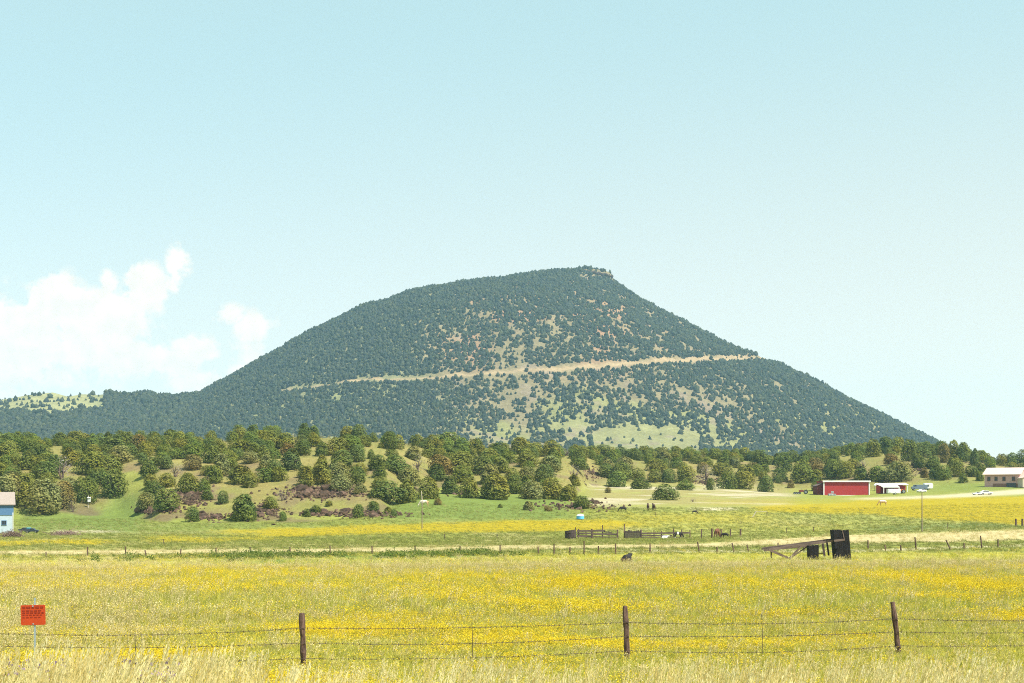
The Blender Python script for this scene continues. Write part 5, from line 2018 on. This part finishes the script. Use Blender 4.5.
# ------------------------------------------------------------------ cattle and horses
def skin_animal(name, verts, edges, radii, mats, root=0, spots=None):
    me = bpy.data.meshes.new(name)
    me.from_pydata(verts, edges, [])
    o = bpy.data.objects.new(name, me)
    COL.objects.link(o)
    sk = o.modifiers.new('skin', 'SKIN')
    for i, r_ in enumerate(radii):
        v = me.skin_vertices[0].data[i]
        v.radius = r_ if isinstance(r_, tuple) else (r_, r_)
        v.use_root = (i == root)
    sb = o.modifiers.new('sub', 'SUBSURF')
    sb.levels = sb.render_levels = 2
    dg = bpy.context.evaluated_depsgraph_get()
    m2 = bpy.data.meshes.new_from_object(o.evaluated_get(dg))
    bpy.data.objects.remove(o)
    for m in mats:
        m2.materials.append(m)
    m2.polygons.foreach_set('use_smooth', np.ones(len(m2.polygons), bool))
    if spots is not None:
        for p in m2.polygons:
            p.material_index = spots(p.center)
    m2.name = name
    return m2


def cow_mesh(name, mats, graze, horse=False, spots=None):
    hz_ = 1.22 if not horse else 1.30
    belly = .36 if not horse else .30
    v = [(0, 0, hz_ - .05), (-.62, 0, hz_ - .02), (.55, 0, hz_ - .08), (.82, 0, hz_ + .02)]
    r_ = [(belly * .82, belly), (.27, .30), (.30, .34), (.20, .25)]
    e = [(0, 1), (0, 2), (2, 3)]
    if graze:
        v += [(1.15, 0, hz_ - .35), (1.42, 0, hz_ - .82), (1.52, 0, .14), (1.62, 0, .05)]
    else:
        v += [(1.12, 0, hz_ + .28), (1.38, 0, hz_ + .40), (1.62, 0, hz_ + .26), (1.74, 0, hz_ + .18)]
    r_ += [.17, .13, .095, .06]
    e += [(3, 4), (4, 5), (5, 6), (6, 7)]
    k = len(v)                                   # ears on the poll
    for s in (-1, 1):
        q = v[5]
        v.append((q[0] - .04, s * .20, q[2] + .06))
        r_.append(.035)
        e.append((5, len(v) - 1))
    # front legs, hind legs with a hock
    for s in (-1, 1):
        k = len(v)
        v += [(.60, s * .17, .82), (.62, s * .17, .42), (.60, s * .17, .06)]
        r_ += [.12, .062, .06]
        e += [(2, k), (k, k + 1), (k + 1, k + 2)]
        k = len(v)
        v += [(-.62, s * .17, .84), (-.80, s * .17, .46), (-.74, s * .17, .06)]
        r_ += [.16, .065, .06]
        e += [(1, k), (k, k + 1), (k + 1, k + 2)]
    k = len(v)
    v += [(-.95, 0, hz_ - .05), (-1.0, 0, .62)]
    r_ += [.05, .04]
    e += [(1, k), (k, k + 1)]
    return skin_animal(name, v, e, r_, mats, 0, spots)


M_hide = mat('black_hide', (.022, .017, .016), .7, .3, 3)
M_brownh = mat('dark_brown_hide', (.075, .038, .025), .7, .3, 3)
M_bay = mat('red_brown_hide', (.16, .060, .035), .7, .3, 3)
M_cream = mat('cream_hide', (.74, .62, .48), .7, .12, 2)
M_tanh = mat('tan_hide', (.48, .29, .14), .7, .2, 2)
M_whiteh = mat('white_hide', (.70, .67, .62), .7, .12, 2)


def lying_mesh(name, mats, spots=None):
    v = [(0, 0, .40), (-.62, 0, .38), (.55, 0, .42), (.85, 0, .52), (1.08, 0, .66), (1.28, 0, .70), (1.46, 0, .58), (1.56, 0, .52)]
    r_ = [(.36, .36), (.32, .32), (.32, .34), .22, .16, .14, .10, .07]
    e = [(0, 1), (0, 2), (2, 3), (3, 4), (4, 5), (5, 6), (6, 7)]
    for s in (-1, 1):
        v.append((1.22, s * .24, .76))
        r_.append(.04)
        e.append((5, len(v) - 1))
        k = len(v)
        v += [(.62, s * .26, .16), (.98, s * .26, .08), (.66, s * .27, .06)]
        r_ += [.12, .07, .06]
        e += [(2, k), (k, k + 1), (k + 1, k + 2)]
        k = len(v)
        v += [(-.55, s * .34, .16), (-.10, s * .40, .09), (-.5, s * .42, .06)]
        r_ += [.14, .07, .06]
        e += [(1, k), (k, k + 1), (k + 1, k + 2)]
    return skin_animal(name, v, e, r_, mats, 0, spots)


ME_black = cow_mesh('cow', [M_hide], True)
ME_brown = cow_mesh('cow', [M_brownh], False)
ME_horse = cow_mesh('horse', [M_cream, M_tanh], True, True, lambda c: 1 if c[0] < -.55 else 0)
ME_bay = cow_mesh('horse', [M_bay], True, True)
ME_lying = lying_mesh('cow', [M_hide, M_brownh], lambda c: 1 if c[2] < .34 else 0)
ME_whitelying = lying_mesh('calf', [M_whiteh])
ME_tan = cow_mesh('cow', [M_tanh, M_whiteh], True, False, lambda c: 1 if c[2] > 1.18 and c[0] < .8 else 0)
ME_white = cow_mesh('calf', [M_whiteh], False)
ME_pied = cow_mesh('cow', [M_hide, M_whiteh], True, False, lambda c: 1 if (abs(c[0] + .1) < .22 or c[2] < .3) else 0)


def animal(me, name, px, py, rz, s, label, cat, group=None, sink=0.0):
    b = on_ground(px, py)
    o = link(name, me, None, None, b - Vector((0, 0, sink)), (0, 0, R(rz)))
    o.scale = (s, s, s)
    return tag(o, label, cat, group)


animal(ME_horse, 'horse', 424.6, 507.0, 172, .90, 'pale cream horse grazing at the wood edge by the thin pole', 'horse')
animal(ME_black, 'cow', 623.2, 512.0, 188, .72, 'lone black cow grazing side on above the corral', 'cow', 'cattle in the pasture')
animal(ME_brown, 'cow', 648.0, 511.0, 86, .92, 'left one of two dark cows standing tail on side by side', 'cow', 'cattle in the pasture')
animal(ME_brown, 'cow', 653.8, 511.0, 95, .92, 'right one of two dark cows standing tail on side by side', 'cow', 'cattle in the pasture')
animal(ME_black, 'cow', 694.5, 514.2, 5, .48, 'small dark calf beside a thin stake in the pasture', 'calf', 'cattle in the pasture')
animal(ME_bay, 'horse', 717.0, 538.0, 66, .86, 'red brown horse standing tail on among the pen posts', 'horse')
animal(ME_whitelying, 'calf', 664.0, 538.6, 12, .58, 'white calf lying in front of the plank corral', 'calf', 'cattle in the corral')
animal(ME_pied, 'cow', 678.0, 538.6, 20, .64, 'black and white cow in front of the plank corral', 'cow', 'cattle in the corral')
animal(ME_black, 'calf', 725.5, 538.3, 160, .48, 'black calf between the pen posts', 'calf', 'cattle in the corral')
animal(ME_tan, 'cow', 883.0, 505.8, 178, .82, 'tan cow with white back in the yellow flowers below the shed', 'cow', 'cattle in the pasture')
animal(ME_lying, 'cow', 626.8, 562.6, 70, .84, 'black cow with brown flank lying in the grass of the near field', 'cow', 'cattle in the pasture')

# ------------------------------------------------------------------ summer air
hz_ = MB().box((0, 2000, 190), (15000, 6300, 1), None).mesh('tmp')
bpy.data.meshes.remove(hz_)
zlo, zhi = float(GZ.min()) - 1.0, float(max(vz.max(), zz.max())) + 14.0
x0, x1 = float(GX.min()) - 50, float(GX.max()) + 50
y0, y1 = float(DD.min()) - 50, float(DD.max()) + 50
haze = MB().box(((x0 + x1) / 2, (y0 + y1) / 2, (zlo + zhi) / 2), (x1 - x0, y1 - y0, zhi - zlo)).build('haze', None)
hm = bpy.data.materials.new('summer_haze')
hm.use_nodes = True
hm.node_tree.nodes.clear()
ho = hm.node_tree.nodes.new('ShaderNodeOutputMaterial')
hv = hm.node_tree.nodes.new('ShaderNodeVolumePrincipled')
hv.inputs['Color'].default_value = (.44, .74, .98, 1)
hv.inputs['Density'].default_value = HAZE_DENSITY
hv.inputs['Anisotropy'].default_value = 0.0
hm.node_tree.links.new(hv.outputs[0], ho.inputs['Volume'])
haze.data.materials.append(hm)
tag(haze, 'thin blue summer haze over the valley', None, None, 'stuff')
